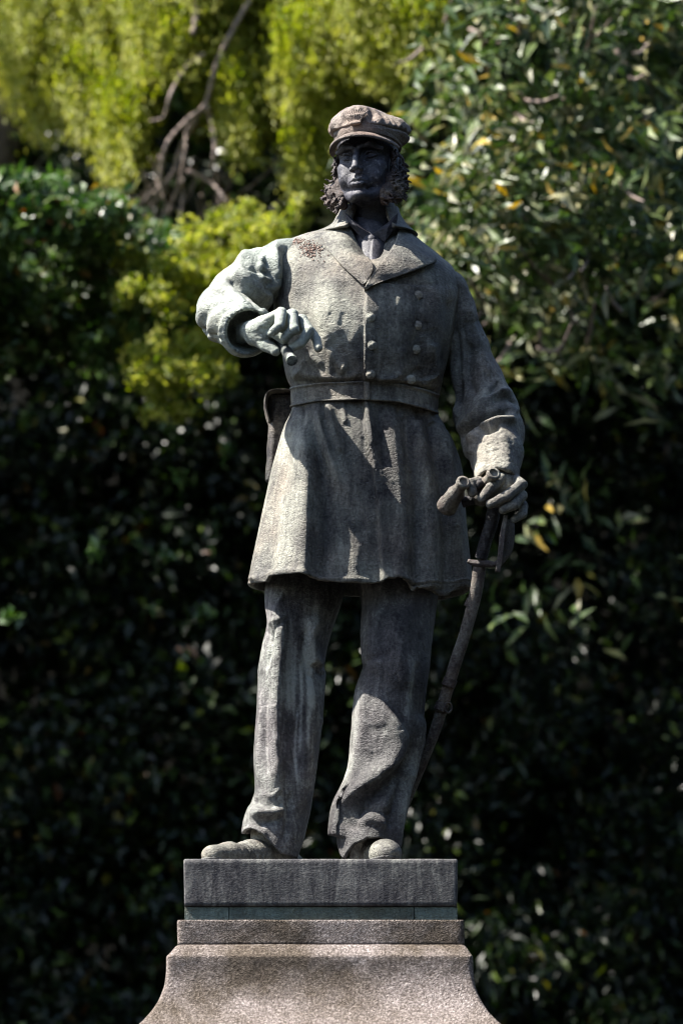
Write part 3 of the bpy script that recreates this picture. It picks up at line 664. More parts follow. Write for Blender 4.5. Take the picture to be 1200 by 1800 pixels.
tr.fold([(652, 1200), (676, 1240), (700, 1278), (708, 1308), (697, 1338), (664, 1370), (630, 1396), (606, 1425), (598, 1470)], 24, 24, 7, t0=.3, t1=.0)
tr.fold([(720, 1280), (722, 1318), (704, 1356), (668, 1388), (636, 1420), (616, 1460)], 13, -15, 12, t0=.3, t1=.05)
tr.fold([(644, 1170), (640, 1240), (630, 1320), (612, 1390)], 10, 6); tr.fold([(664, 1270), (668, 1320), (650, 1350)], 18, -4)
tr.fold([(740, 1240), (735, 1320), (712, 1390), (700, 1450), (694, 1488)], 9, 12, 8, t1=.0); tr.fold([(716, 1360), (695, 1410), (684, 1460)], 8, -9); tr.fold([(622, 1450), (650, 1440), (684, 1452)], 8, 7); tr.fold([(620, 1430), (650, 1420), (690, 1436)], 6, -6)
tr.fold([(660, 1060), (656, 1120), (662, 1190)], 14, 7); tr.fold([(700, 1060), (705, 1140), (712, 1220)], 18, 8); tr.fold([(735, 1160), (728, 1220), (738, 1270)], 7, -6); tr.fold([(632, 1180), (650, 1160), (690, 1150)], 6, -5)
for k in range(30):
    x = rng.uniform(625, 740); y = rng.uniform(1100, 1430); L_ = rng.uniform(15, 45); a = rng.normal(0, 0.3)
    tr.fold([(x, y), (x + L_ * a * .5, y + L_ * 0.5), (x + L_ * a, y + L_)], rng.uniform(3, 6), rng.choice([-1, 1]) * rng.uniform(0.8, 2.0))
tr.stain([(728, 1150), (722, 1210), (712, 1265)], 9, 0.45); tr.stain([(700, 1360), (690, 1385)], 10, 0.3); tr.stain([(630, 1200), (622, 1300), (606, 1400)], 12, 0.4); tr.stain([(650, 1200), (665, 1280), (640, 1360)], 26, 0.18); tr.stain([(733, 1300), (715, 1380), (700, 1460)], 7, 0.4)
tr.noise(0.07, 4.5, 3, (1, 1, .5)).noise(0.014, 0.8)
o = tr.make('trouser_leg', M_TR, ST, label='dark bronze trouser leg with a spiral fold, beside the scabbard'); md = o.modifiers.new('thickness', 'SOLIDIFY'); md.thickness = 0.012; md.offset = -1

# ---- boots -----------------------------------------------------------
def boot(pts, ank, label, pat):
    pts = [np.array([X(a, b), b, ZP + c]) for a, b, c in pts]; allp = np.array(pts + [np.array([X(a, b), b, ZP + c]) for a, b, c, r in ank])
    def build(extra):
        f = Field([allp[:, 0].min() - .1, allp[:, 1].min() - .1, ZP - .03], [allp[:, 0].max() + .1, allp[:, 1].max() + .1, ZP + .30], 0.003)
        rad = [.056, .060, .058, .046, .035]
        for i in range(len(pts) - 1): f.cone(pts[i], pts[i + 1], rad[i] + extra, rad[i + 1] + extra, 0.03)
        for (a, b, c, r), (a2, b2, c2, r2) in zip(ank[:-1], ank[1:]): f.cone([X(a, b), b, ZP + c], [X(a2, b2), b2, ZP + c2], r, r2, 0.04)
        return f
    f = build(0); f.plane((0, 0, -1), -(ZP + 0.006)); V, F = f.mesh(); V[:, 2] = ZP + (V[:, 2] - ZP) * .86; c = Cloth(V, F, pat); c.relax(1); c.noise(0.05, 3).noise(0.012, .7)
    a, b = pts[-2], pts[-1]; d = (b - a); d /= np.linalg.norm(d)
    t = (c.V - a) @ d; c.D += 0.0055 * np.clip((t - 0.0) / 0.004, 0, 1) - .004 * np.exp(-((t + .004) / .004) ** 2)
    for q in ((-.05, .010), (-.075, .012), (-.10, .012)): c.D -= .004 * np.exp(-((t - q[0] + .012 * fbm(c.V * 18, 2)) / q[1] * 2) ** 2)            # stitched toe cap
    o = c.make('boot', M_BR, ST, label=label)
    f = build(0.010); f.plane((0, 0, 1), ZP + 0.021); f.plane((0, 0, -1), -(ZP + 0.001)); V, F = f.mesh(); Cloth(V, F, pat - .1).make('sole', M_TR, o)
boot([(505, 0.10, .062), (478, 0.0, .070), (440, -0.10, .064), (404, -0.20, .046), (374, -0.28, .036)], [(478, 0.0, .06, .06), (478, -0.01, .16, .065), (482, 0.0, .28, .06)], 'verdigris bronze boot with its toe turned out to the left edge of the block', .60)
boot([(650, 0.05, .058), (655, -0.05, .060), (665, -0.16, .056), (676, -0.26, .046), (682, -0.32, .038)], [(650, -0.04, .06, .065), (652, -0.08, .16, .068), (655, -0.07, .28, .065)], 'dark bronze boot pointing forward beneath the spiral fold', .36)

# ---- sleeves ---------------------------------------------------------
def W(px, py, y): return P(px, py, y)
KM = 0.002
fld = Field(P(335, 650, -0.52), P(560, 400, 0.18), 0.0032); fld = Field(np.minimum(P(335, 650, -0.52), P(335, 650, 0.2)), np.maximum(P(565, 395, -0.55), P(565, 395, 0.2)), 0.0034)
k = 0.018
fld.chain([W(540, 462, 0.02), W(500, 468, -0.02), W(458, 486, -0.06), W(420, 522, -0.12)], [0.088, 0.094, 0.098, 0.106], k)
fld.chain([W(420, 522, -0.12), W(392, 544, -0.19), W(398, 556, -0.25), W(428, 576, -0.36)], [0.104, 0.088, 0.094, 0.088], k)
fld.chain([W(396, 545, -0.24), W(432, 579, -0.37)], [0.09, 0.086], k)
ca, cb = W(415, 568, -0.33), W(450, 592, -0.46); cdv = (cb - ca) / np.linalg.norm(cb - ca)
fld.plane(tuple(cdv), float(cdv @ (ca + 0.66 * (cb - ca))))                      # cuff mouth
fld.cone(ca + cdv * 0.03, cb + cdv * 0.05, 0.071, 0.074, 0.003, sub=True)        # hollow inside
V, F = fld.mesh(); sl = Cloth(V, F, 0.60, 1.25); sl.relax(2)
ax = sl.V - ca; tt = ax @ cdv; rr = np.linalg.norm(ax - tt[:, None] * cdv, axis=1)
L0 = 0.66 * np.linalg.norm(cb - ca)
sl.D += 0.009 * (np.clip((tt - (L0 - 0.048)) / 0.003, 0, 1)) * (rr > 0.074) * (rr < .13) - 0.012 * np.exp(-((tt - (L0 - 0.053)) / 0.004) ** 2) * (rr > .074) * (rr < .13)
sl.fold([(515, 424), (506, 450), (512, 490), (500, 530)], 9, -11, 6); sl.fold([(498, 422), (484, 440), (490, 475), (488, 515)], 8, 9, 10)
sl.fold([(480, 424), (455, 446), (450, 470), (462, 492)], 10, -9, 6); sl.fold([(440, 436), (424, 458), (432, 480), (460, 486), (484, 496)], 8, 11, 6); sl.fold([(418, 455), (432, 470), (470, 478), (492, 500)], 6, -9)
sl.fold([(404, 478), (420, 486), (446, 500), (474, 530)], 8, 12, 9); sl.fold([(398, 486), (416, 500), (438, 522), (462, 546)], 7, -15, 5, t0=.2, t1=.1); sl.fold([(388, 492), (404, 506), (424, 526), (440, 545)], 9, 8, 7)
sl.fold([(366, 512), (392, 516), (420, 530), (440, 544)], 4, -5); sl.fold([(372, 540), (388, 534), (404, 530)], 3, -3); sl.fold([(395, 552), (402, 534), (415, 524)], 3.5, -4)
sl.fold([(350, 575), (372, 588), (398, 596)], 2.5, -6); sl.fold([(382, 605), (384, 575), (396, 548), (418, 536)], 3, -4); sl.fold([(470, 500), (478, 520), (470, 540)], 5, 5); sl.fold([(450, 455), (470, 462), (484, 480)], 4, -5); sl.fold([(462, 508), (478, 516), (490, 535)], 4, -6)
sl.fold([(356, 520), (352, 550), (356, 580)], 6, 4)
for k_ in range(42):
    x = rng.uniform(362, 440); y = rng.uniform(515, 600); L_ = rng.uniform(8, 24); a = rng.normal(-0.7, 0.35)
    sl.fold([(x, y), (x + L_ * math.cos(a) * .5, y + L_ * math.sin(a) * .5 + rng.normal(0, 1.5)), (x + L_ * math.cos(a), y + L_ * math.sin(a))], rng.uniform(1.6, 3.2), rng.choice([-1, -1, 1]) * rng.uniform(.4, 1.1))
for k_ in range(16):
    x = rng.uniform(430, 490); y = rng.uniform(440, 520); a = rng.normal(0.6, 0.4); L_ = rng.uniform(12, 30)
    sl.fold([(x, y), (x + L_ * math.cos(a) * .5, y + L_ * math.sin(a) * .5), (x + L_ * math.cos(a), y + L_ * math.sin(a))], rng.uniform(2, 4), rng.choice([-1, 1]) * rng.uniform(.4, 1.0))
for (o_, am) in ((0, 9), (11, -6), (24, 8), (38, -7), (50, 6)):
    sl.fold([(412 - o_, 540 - o_ * .25), (394 - o_ * .9, 562), (388 - o_ * .8, 590), (398 - o_ * .6, 612)], 4.5, am, 7, t0=.3, t1=.3)
for (o_, am) in ((0, 10), (12, -7), (26, 9), (40, -8)):
    sl.fold([(508 - o_, 426 + o_ * .15), (515 - o_ * 1.15, 456 + o_ * .2), (512 - o_ * 1.1, 490 + o_ * .15), (498 - o_ * .8, 524)], 5, am * .9, 7, t0=.2, t1=.25)
sl.noise(0.06, 3).noise(0.012, .8); sl.stain([(380, 540), (400, 570), (420, 600)], 40, 0.2); sl.stain([(520, 430), (505, 470), (505, 530)], 16, -0.3); sl.stain([(455, 480), (475, 520)], 22, -.1)
sl.make('sleeve', M_GN, ST, label='raised sleeve, pale green with patina, its cuff open to the front')

lo = np.minimum(P(740, 880, -0.4), P(740, 880, 0.25)); hi = np.maximum(P(945, 450, -0.4), P(945, 450, 0.3))
fld = Field(lo, hi, 0.0036); k = 0.03
fld.chain([W(762, 494, 0.02), W(785, 510, 0.02), W(802, 545, 0.03), W(822, 605, 0.05), W(840, 665, 0.05), W(864, 722, 0.0)], [0.062, 0.066, 0.062, 0.064, 0.078, 0.096], k)
fld.chain([W(856, 725, 0.0), W(868, 760, -0.08), W(872, 800, -0.16), W(872, 842, -0.24)], [0.100, 0.100, 0.088, 0.078], k)
fld.cone(W(818, 640, 0.04), W(824, 740, 0.0), 0.042, 0.042, k); fld.cone(W(822, 735, 0.0), W(835, 790, -0.1), 0.045, 0.04, k)
d0, d1 = W(872, 800, -0.16), W(873, 850, -0.26); dv = (d1 - d0) / np.linalg.norm(d1 - d0)
fld.plane(tuple(dv), float(dv @ d1)); fld.cone(d1 - dv * .03, d1 + dv * 0.05, 0.062, 0.066, 0.005, sub=True)
V, F = fld.mesh(); s2 = Cloth(V, F, 0.47, 1.6); s2.relax(2)
s2.fold([(806, 500), (800, 560), (806, 640), (806, 730)], 6, -8, 6); s2.fold([(786, 520), (790, 600), (794, 690), (800, 750)], 6, 7); s2.fold([(820, 530), (840, 610), (862, 670)], 12, 8, 10); s2.fold([(826, 600), (824, 660), (836, 700)], 8, -9)
s2.fold([(800, 765), (826, 738), (850, 712), (880, 694), (905, 690)], 7, 15, 8); s2.fold([(812, 775), (836, 746), (866, 728), (900, 722)], 5, -20, 5); s2.fold([(822, 782), (840, 757), (872, 740), (912, 738)], 6, 12, 8); s2.fold([(850, 706), (862, 690), (880, 668)], 5, -8); s2.fold([(862, 708), (885, 702), (908, 712)], 4, -7)
s2.fold([(838, 752), (858, 758), (880, 750)], 4, -11); s2.fold([(872, 690), (890, 704), (912, 728)], 6, 7); s2.fold([(825, 800), (830, 775), (842, 765)], 6, 7); s2.fold([(880, 760), (892, 800), (888, 840)], 9, 5); s2.fold([(855, 775), (858, 810), (852, 838)], 6, -4)
for k_ in range(34):
    x = rng.uniform(832, 900); y = rng.uniform(765, 838); L_ = rng.uniform(10, 28); a = rng.normal(0.05, 0.3)
    s2.fold([(x, y), (x + L_ * .5, y + L_ * math.sin(a) + 1.5), (x + L_ * math.cos(a), y + L_ * math.sin(a))], rng.uniform(1.4, 2.8), rng.choice([-1, -1, 1]) * rng.uniform(.5, 1.3))
for k_ in range(20):
    x = rng.uniform(795, 850); y = rng.uniform(520, 680); L_ = rng.uniform(15, 50); a = rng.normal(1.35, 0.25)
    s2.fold([(x, y), (x + L_ * math.cos(a) * .5 + 2, y + L_ * math.sin(a) * .5), (x + L_ * math.cos(a), y + L_ * math.sin(a))], rng.uniform(3, 5), rng.choice([-1, 1]) * rng.uniform(1.2, 3))
s2.noise(0.06, 5).noise(0.012, .8); s2.stain([(870, 770), (870, 840)], 34, .14)
s2.make('sleeve', M_BR, ST, label='lowered brown sleeve creased at the elbow, above the binoculars')

# ---- hands -----------------------------------------------------------
def handfield(lo, hi, h): return Field(np.minimum(lo, hi), np.maximum(lo, hi), h)
px_ = lambda r: r * KM
lo = np.minimum(P(415, 650, -0.62), P(415, 650, -0.3)); hi = np.maximum(P(580, 520, -0.64), P(580, 520, -0.3))
f = Field(lo, hi, 0.0019)
f.chain([W(426, 586, -0.33), W(444, 580, -0.42), W(462, 573, -0.47)], [px_(18), px_(17), px_(17)], .012)                 # wrist, back of hand
f.chain([W(448, 592, -0.42), W(468, 590, -0.46)], [px_(17), px_(16)], .012)
f.chain([W(462, 571, -0.47), W(486, 556, -0.50)], [px_(15), px_(10.5)], .008); f.chain([W(462, 573, -0.46), W(505, 556, -0.485)], [px_(15), px_(10)], .008); f.chain([W(465, 580, -0.44), W(522, 564, -0.46)], [px_(14), px_(10)], .008); f.chain([W(468, 588, -0.43), W(534, 576, -0.435)], [px_(13), px_(9.5)], .008)
def fing(pts, r): f.chain([W(*p) for p in pts], [px_(a) for a in r], .0035)
fing([(480, 560, -.49), (494, 550, -.52), (491, 573, -.555), (480, 583, -.545)], [10.5, 10, 9.2, 8.0])                       # little finger
fing([(500, 560, -.48), (514, 553, -.50), (516, 579, -.54), (501, 593, -.53)], [10.5, 10, 9.4, 8.2])                      # ring
fing([(518, 566, -.455), (530, 563, -.475), (543, 582, -.51), (528, 604, -.515), (514, 611, -.505)], [10.5, 10, 9.4, 8.6, 7.6])   # middle
fing([(530, 577, -.43), (546, 583, -.45), (556, 596, -.475), (559, 612, -.515)], [9.5, 8.8, 8.0, 7.4])                      # index, pointing
fing([(456, 596, -.43), (470, 606, -.46), (484, 617, -.49)], [15, 12.5, 9.0])                                           # thumb
f.chain([W(478, 585, -.50), W(500, 598, -.50)], [px_(8), px_(8)], .01)
V, F = f.mesh(); c = Cloth(V, F, 0.80); c.relax(1)
c.fold([(482, 556), (478, 565), (482, 572)], 2, -3); c.fold([(460, 560), (475, 556), (488, 546)], 4, 2.5); c.fold([(455, 575), (470, 580), (482, 590)], 3, -3); c.noise(0.03, 2.0).noise(.01, .6)
c.stain([(470, 600), (485, 612)], 12, -.35); c.make('hand', M_GN, ST, label='pale green hand held out with index finger pointing')
V, F = tube([W(490, 596, -.44), W(503, 616, -.50), W(513, 634, -.57)], [px_(9), px_(9.5), px_(9.5)], 20, sub=6)
obj('rod', V, F, M_GN, ST, attrs={'pat': np.where(V[:, 1] < -0.568, .7, .0)}, smooth=False)

lo = np.minimum(P(775, 940, -0.45), P(775, 940, -0.12)); hi = np.maximum(P(940, 800, -0.48), P(940, 800, -0.12))
f = Field(lo, hi, 0.0021)
f.chain([W(874, 838, -.24), W(876, 858, -.27)], [px_(24), px_(26)], .015); f.chain([W(872, 850, -.27), W(850, 868, -.30)], [px_(22), px_(17)], .012)
f.chain([W(892, 846, -.27), W(884, 880, -.27)], [px_(16), px_(18)], .015)
fing([(842, 846, -.32), (826, 850, -.345), (830, 866, -.355)], [9, 8.5, 8])                     # thumb lying between the barrels
fing([(880, 842, -.30), (862, 858, -.355), (846, 876, -.36)], [11, 9.5, 8])                     # fore finger over the second barrel
fing([(905, 845, -.27), (916, 852, -.31), (890, 872, -.365), (862, 886, -.36)], [11, 9.5, 9.5, 8.5])
fing([(905, 860, -.26), (917, 872, -.31), (902, 888, -.35), (884, 896, -.35)], [10.5, 9.5, 9.0, 8])
fing([(908, 875, -.24), (919, 890, -.27), (918, 904, -.30), (903, 913, -.315)], [9.5, 8.2, 7.8, 6.8])
V, F = f.mesh(); c = Cloth(V, F, 0.50); c.relax(1); c.noise(0.03, 2.5).noise(.01, .7); c.make('hand', M_BR, ST, label='lowered hand closed round the binoculars and the sword hilt')

# ---- binoculars ------------------------------------------------------
bi = obj('binoculars', *merge([tube([W(833, 858, -.34), W(848, 846, -.345)], px_(8), 12, sub=4), tube([W(812, 884, -.29), W(832, 878, -.30)], px_(9), 12, sub=4)]), M_SW, ST, attrs=None)
def barrel(e, d, n):
    e = np.array(e, float); o_ = e + np.array(d, float); pts, rs = [], []
    prof = [(0, 8.0), (.001, 8.5), (.0015, 12), (.03, 12.6), (.09, 12.4), (.12, 10.5), (.22, 10.2), (.30, 11), (.42, 13.5), (.46, 15.5), (.52, 14.8), (.8, 16.5), (.86, 18.2), (.99, 18.4), (1, 15.5)]
    p0 = W(*e); p1 = W(*o_); t = p1 - p0; t /= np.linalg.norm(t); a = np.cross(t, [0, 1.0, .1]); a /= np.linalg.norm(a); b = np.cross(t, a); th = np.linspace(0, 2 * math.pi, 28, endpoint=False); V = []
    for s_, r in [(0.05, 0.01), (0.045, 7.4)] + prof + [(.97, 15.0), (.95, 0.01)]:
        V.append((p0 + (p1 - p0) * s_)[None] + px_(r) * (np.cos(th)[:, None] * a + np.sin(th)[:, None] * b))
    m = len(V); V = np.vstack(V); c = Cloth(V, grid_faces(28, m, True), .68); c.noise(.03, 1.0).noise(.008, .5); c.pat += .3 * np.exp(-(np.linalg.norm(V - p0, axis=1) / .03) ** 2); return c.make('barrel', M_SW, bi)
barrel((815, 846, -.385), (-31, 46, .13), 0); barrel((868, 831, -.375), (-28, 44, .13), 1)

# ---- sword -----------------------------------------------------------
sw = empty('sword', (0, 0, 0), None, None); sw.parent = ST; del sw
for o in list(bpy.data.objects):
    if o.name == 'sword': bpy.data.objects.remove(o)
scp = [(843, 992, -.22, 13), (836, 1040, -.20, 12.5), (818, 1110, -.17, 12), (800, 1165, -.14, 12), (782, 1225, -.10, 11.5), (764, 1285, -.06, 11), (738, 1350, -.01, 10), (712, 1415, .04, 8.5), (700, 1448, .07, 6.5), (697, 1462, .08, 5)]
V, F = tube([W(a, b, c_) for a, b, c_, r in scp], [px_(r * .88) for a, b, c_, r in scp], 20, sub=14, flat=.62); c = Cloth(V, F, .60); c.noise(.06, .9).noise(.012, .4)
sw = c.make('sword', M_SW, ST)
for (a, b, y) in ((829, 1062, -.185), (789, 1200, -.12), (776, 1243, -.09)):
    V, F = tube([W(a + 3, b - 7, y - .002), W(a, b, y), W(a - 3, b + 7, y + .002)], px_(12.3), 18, sub=4, flat=.7); Cloth(V, F, .4).make('scabbard_band', M_SW, sw)
th = np.linspace(0, 2 * math.pi, 22); ring = np.array([W(787 + 6 * math.cos(t), 1244 + 9 * math.sin(t), -.10 + .01 * math.cos(t)) for t in th]); V, F = tube(ring, px_(2), 8, sub=1, cap=False); obj('scabbard_ring', V, F, M_SW, sw, attrs={'pat': np.full(len(V), .4)})
V, F = tube([W(868, 893, -.29), W(863, 920, -.275), W(853, 950, -.25), W(845, 982, -.23)], [px_(12), px_(11.5), px_(11), px_(11)], 22, sub=16); c = Cloth(V, F, .08)
u = (c.p[:, 1] - 893); c.D += 0.0012 * np.sin(u * 1.3); c.noise(.02, 1); c.make('grip', M_TR, sw)
V, F = tube([W(822, 986, -.22), W(834, 990, -.225), W(850, 990, -.235), (W(868, 992, -.25)), W(880, 984, -.26)], [px_(4), px_(6), px_(7), px_(5), px_(4)], 12, sub=6); Cloth(V, F, .35).make('cross_guard', M_SW, sw)
def sheet3(A, B, nv, th_, name, pat, bulge=0.0):
    A = spline(np.array(A, float), 10); B = spline(np.array(B, float), 10); n = min(len(A), len(B)); A, B = A[:n], B[:n]
    V = np.array([[W(*(a * (1 - v) + b * v)) - FWD * bulge * math.sin(math.pi * v) for a, b in zip(A, B)] for v in np.linspace(0, 1, nv)]); m = n * nv; top = V.reshape(-1, 3); f_ = grid_faces(n, nv, False); idx = np.arange(m).reshape(nv, n)
    edge = np.concatenate([idx[0, :], idx[1:, -1], idx[-1, -2::-1], idx[-2:0:-1, 0]]); e2 = np.roll(edge, -1); F = np.vstack([f_, f_[:, ::-1] + m, np.stack([edge, edge + m, e2 + m, e2], -1)])
    if (normals(top, f_) @ FWD).mean() > 0: F = F[:, ::-1]
    c = Cloth(np.vstack([top, top + FWD * th_]), F, pat); c.noise(.02, 1.2).noise(.006, .5); return c.make(name, M_SW, sw)
sheet3([(885, 905, -.33), (878, 940, -.325), (874, 975, -.315), (870, 1006, -.30)], [(893, 905, -.33), (887, 940, -.33), (884, 975, -.32), (879, 1006, -.30)], 6, .012, 'knuckle_bow', .5)
sheet3([(890, 912, -.315), (884, 940, -.31), (878, 970, -.30), (874, 996, -.28)], [(903, 915, -.26), (904, 945, -.25), (898, 972, -.25), (880, 996, -.27)], 10, .006, 'guard_shell', .4, .01)

# ---- case at the hip -------------------------------------------------
rows = [(694, 470, 530, 0.10, .055, .055), (720, 472, 530, 0.10, .06, .06), (780, 470, 520, 0.10, .06, .06), (838, 466, 510, 0.11, .055, .05), (846, 470, 506, .11, .04, .04)]
V, F = loft(rows, 120, 2.0, .55); c = Cloth(V, F, .26); c.fold([(486, 700), (480, 760), (476, 830)], 6, 5); c.noise(.05, 4).noise(.012, .8); cs = c.make('hip_case', M_BR, ST)
sheet3_ = None
V, F = tube([W(474, 742, .05), W(467, 715, .05), W(469, 697, .05), W(480, 690, .05), W(500, 689, .05), W(530, 690, .05)], [px_(2.4), px_(3.2), px_(3.4), px_(3.4), px_(3.2), px_(3)], 10, sub=8)
V2, F2 = V.copy(), F.copy(); V2[:, 1] = .05 + (V[:, 1] - .05) * 14 + .045
c = Cloth(V2, F2, .3); c.noise(.03, 2); c.make('case_flap', M_BR, cs)

# ---- head ------------------------------------------------------------
HS = 0.0142; YAW = R(-17); HC = P(646, 288, -0.055)
cyw, syw = math.cos(YAW), math.sin(YAW)
TILT = R(-2)
def H(v):
    v = np.atleast_2d(np.asarray(v, float)) * HS
    x = v[:, 0] * cyw - v[:, 1] * -syw * -1; x = v[:, 0] * cyw - v[:, 1] * syw; y = v[:, 0] * syw + v[:, 1] * cyw; z = v[:, 2]
    x, z = x * math.cos(TILT) + z * math.sin(TILT), -x * math.sin(TILT) + z * math.cos(TILT)
    return np.stack([x, y, z], 1) + HC
f = Field((-10, -14, -21), (10, 11, 14), 0.155)
f.ell((0, 0.6, 4), (7.4, 9.4, 8.4)); f.ell((0, -2.2, -2.6), (6.2, 6.6, 8.6), 1.8)
for s in (-1, 1):
    f.chain([(5.2 * s, 1.5, -5.2), (4.7 * s, -3.7, -8.2), (1.8 * s, -7.0, -10.4)], [1.8, 1.7, 1.5], 1.4)
    f.ell((4.2 * s, -5.6, -2.6), (2.0, 1.8, 1.6), 1.8); f.ell((3.6 * s, -6.3, -5.4), (2.2, 2.0, 2.2), 1.6)
f.ell((0, -8.7, -10.3), (2.0, 1.5, 1.3), 1.1)
for s in (-1, 1):
    f.chain([(0.9 * s, -9.3, 1.7), (3.2 * s, -9.0, 2.35), (5.6 * s, -6.9, 1.7)], [0.75, 0.85, 0.7], 0.9)
    f.ell((3.15 * s, -9.35, 0.15), (1.95, 1.9, 1.15), 0.7, sub=True); f.ell((1.5 * s, -9.2, 0.3), (.8, 1.0, .9), .6, sub=True)
    f.ell((3.15 * s, -6.75, 0.05), (1.45, 1.35, 1.2), 0.12)
    f.chain([(1.55 * s, -7.9, -.1), (2.4 * s, -8.35, .62), (3.4 * s, -8.4, .72), (4.8 * s, -7.2, .0)], [.22, .27, .27, .2], .12)
    f.chain([(1.55 * s, -7.9, -.1), (2.5 * s, -8.15, -.72), (3.6 * s, -8.05, -.74), (4.8 * s, -7.2, .0)], [.16, .2, .2, .16], .12)
    f.chain([(1.9 * s, -8.1, -1.3), (3.4 * s, -8.0, -1.6), (4.9 * s, -7.0, -1.2)], [.1, .14, .1], .5, sub=True)
f.chain([(0, -8.9, 1.3), (0, -10.0, -0.7), (0, -11.3, -3.3)], [.75, .72, .82], .7); f.ell((0, -11.45, -3.9), (1.0, .95, .85), .45)
for s in (-1, 1):
    f.ell((1.2 * s, -10.2, -4.1), (.72, 1.0, .75), .4); f.ell((.62 * s, -10.9, -4.75), (.32, .5, .35), .2, sub=True)
f.ell((0, -8.1, -6.9), (2.9, 1.75, 2.1), 1.1)
for s in (-1, 1):
    f.chain([(.0, -9.95, -6.6), (.75 * s, -9.95, -6.45), (2.4 * s, -8.9, -7.05)], [.36, .42, .18], .28)
    f.chain([(.0, -9.85, -7.75), (1.0 * s, -9.7, -7.7), (2.2 * s, -8.85, -7.3)], [.52, .48, .18], .28)
    f.chain([(.0, -10.3, -7.15), (1.2 * s, -10.1, -7.08), (2.8 * s, -8.9, -7.3)], [.2, .18, .18], .12, sub=True)
    f.chain([(1.8 * s, -9.5, -4.3), (2.8 * s, -9.1, -5.8), (3.4 * s, -8.5, -7.6)], [.25, .32, .2], .6, sub=True)
f.chain([(0, -10.1, -5.2), (0, -10.05, -6.0)], [.22, .25], .35, sub=True); f.chain([(-1.4, -9.3, -8.75), (1.4, -9.3, -8.75)], [.4, .4], .6, sub=True)
for s in (-1, 1): f.ell((7.4 * s, 1.2, -1.6), (.9, 1.9, 3.0), .5); f.ell((8.2 * s, .8, -1.2), (.5, 1.0, 1.8), .3, sub=True)
f.cone((0, 2.4, -7), (0, 5.2, -20), 5.4, 5.8, 1.8)
V, F = f.mesh(); nose = np.exp(-((V[:, 0] / 1.3) ** 2 + ((V[:, 1] + 11) / 1.5) ** 2 + ((V[:, 2] + 2.6) / 2.0) ** 2)); lips = np.exp(-((V[:, 0] / 1.6) ** 2 + ((V[:, 1] + 9.9) / .8) ** 2 + ((V[:, 2] + 6.0) / 1.6) ** 2))
cheek = np.exp(-(((V[:, 0] - 4.5) / 1.8) ** 2 + ((V[:, 2] + 2.5) / 3.5) ** 2)) * (V[:, 1] < -3)
c = Cloth(H(V), F, .18); c.relax(1); c.pat -= .3 * np.clip((-V[:, 2] - 10.6) / 1.5, 0, 1); c.pat += .6 * nose + .45 * lips + .2 * cheek; c.pat += .42 * np.clip(fbm(V * 1.9, 3) * 2.2 - .35, 0, 1) * (V[:, 1] < -4) * np.clip(V[:, 2] + 10, 0, 1); c.noise(.02, .8).noise(.007, .35); c.make('head', M_FACE, ST)  # neck darkened in its patina to stand for the collar's shade

# hair and side whiskers: strand clumps
def strands(f, roots, dirf, n, rad, L, wav, seed, flip=0.0, sk_=.14):
    g = np.random.default_rng(seed)
    for r0 in roots:
        p = np.array(r0, float); d = np.array(dirf(p), float) + g.normal(0, .22, 3); d /= np.linalg.norm(d); pts = [p.copy()]; l = L * g.uniform(.7, 1.25); ph = g.uniform(0, 6.28)
        a = np.cross(d, [0, 1, 0.2]); a /= np.linalg.norm(a); b = np.cross(d, a)
        for q in range(1, n + 1):
            t = q / n; pts.append(p + d * l * t + np.array([np.sign(p[0]) * .9, 0, .7]) * flip * t ** 3 + wav * t * (a * math.sin(ph + t * 6.0) + b * math.cos(ph + t * 6.0)) * (0.4 + t))
        rr = rad * g.uniform(.75, 1.25); f.chain(pts, [rr * (1 - .5 * (q / n) ** 2) for q in range(n + 1)], sk_)
for s in (-1, 1):
    f = Field((min(2.5 * s, 13 * s), -9.5, -15), (max(2.5 * s, 13 * s), 6, 3.5), .15)
    f.chain([(7.0 * s, -2.0, 2.5), (7.3 * s, -2.4, -2.5), (7.0 * s, -3.0, -6.5)], [.45, .55, 1.3], .5); f.chain([(6.4 * s, -3.0, -5.6), (7.9 * s, -3.0, -7.8), (7.7 * s, -3.0, -9.8)], [1.7, 2.3, 1.9], 1.0); f.chain([(6.8 * s, -3.8, -6.8), (5.6 * s, -5.0, -9.2), (5.4 * s, -4.6, -11.4)], [1.3, 1.3, 1.2], 1.0)
    g = np.random.default_rng(5 + s); roots = []
    for _ in range(22): t = g.uniform(0, 1); roots.append((7.6 * s + g.normal(0, .25), -2.2 - t + g.normal(0, .6), 2.5 - 8 * t))
    strands(f, roots, lambda p: (.12 * s, -.15, -1), 5, .30, 2.0, .25, 11 + s)
    roots = []
    for _ in range(110):
        d_ = g.normal(0, 1, 3); d_ /= np.linalg.norm(d_); roots.append((5.6 * s + 1.2 * d_[0], -5.0 + 1.0 * d_[1], -10.0 + 1.2 * d_[2]) if _ % 6 == 0 else (7.2 * s + 2.0 * d_[0], -3.0 + 2.0 * d_[1], -7.6 + 2.6 * d_[2]))
    strands(f, roots, lambda p: ((.75 + .25 * (p[1] > -3.5)) * s, -.25 + .18 * (p[1] + 3.2), -1.05), 7, .40, 2.3, .34, 21 + s, .35)
    roots = [(8.2 * s + g.normal(0, .6), -3.0 + g.normal(0, 1.2), -6.0 + g.normal(0, 1.2)) for _ in range(12)]
    strands(f, roots, lambda p: (1.0 * s, -.2, -.25), 7, .36, 1.7, .4, 31 + s, .6)
    V, F = f.mesh(); c = Cloth(H(V), F, .36); c.noise(.009, .9); c.make('side_whisker', M_SW, ST)
f = Field((-10.5, -5, -13), (10.5, 12, 5), .19); g = np.random.default_rng(77)
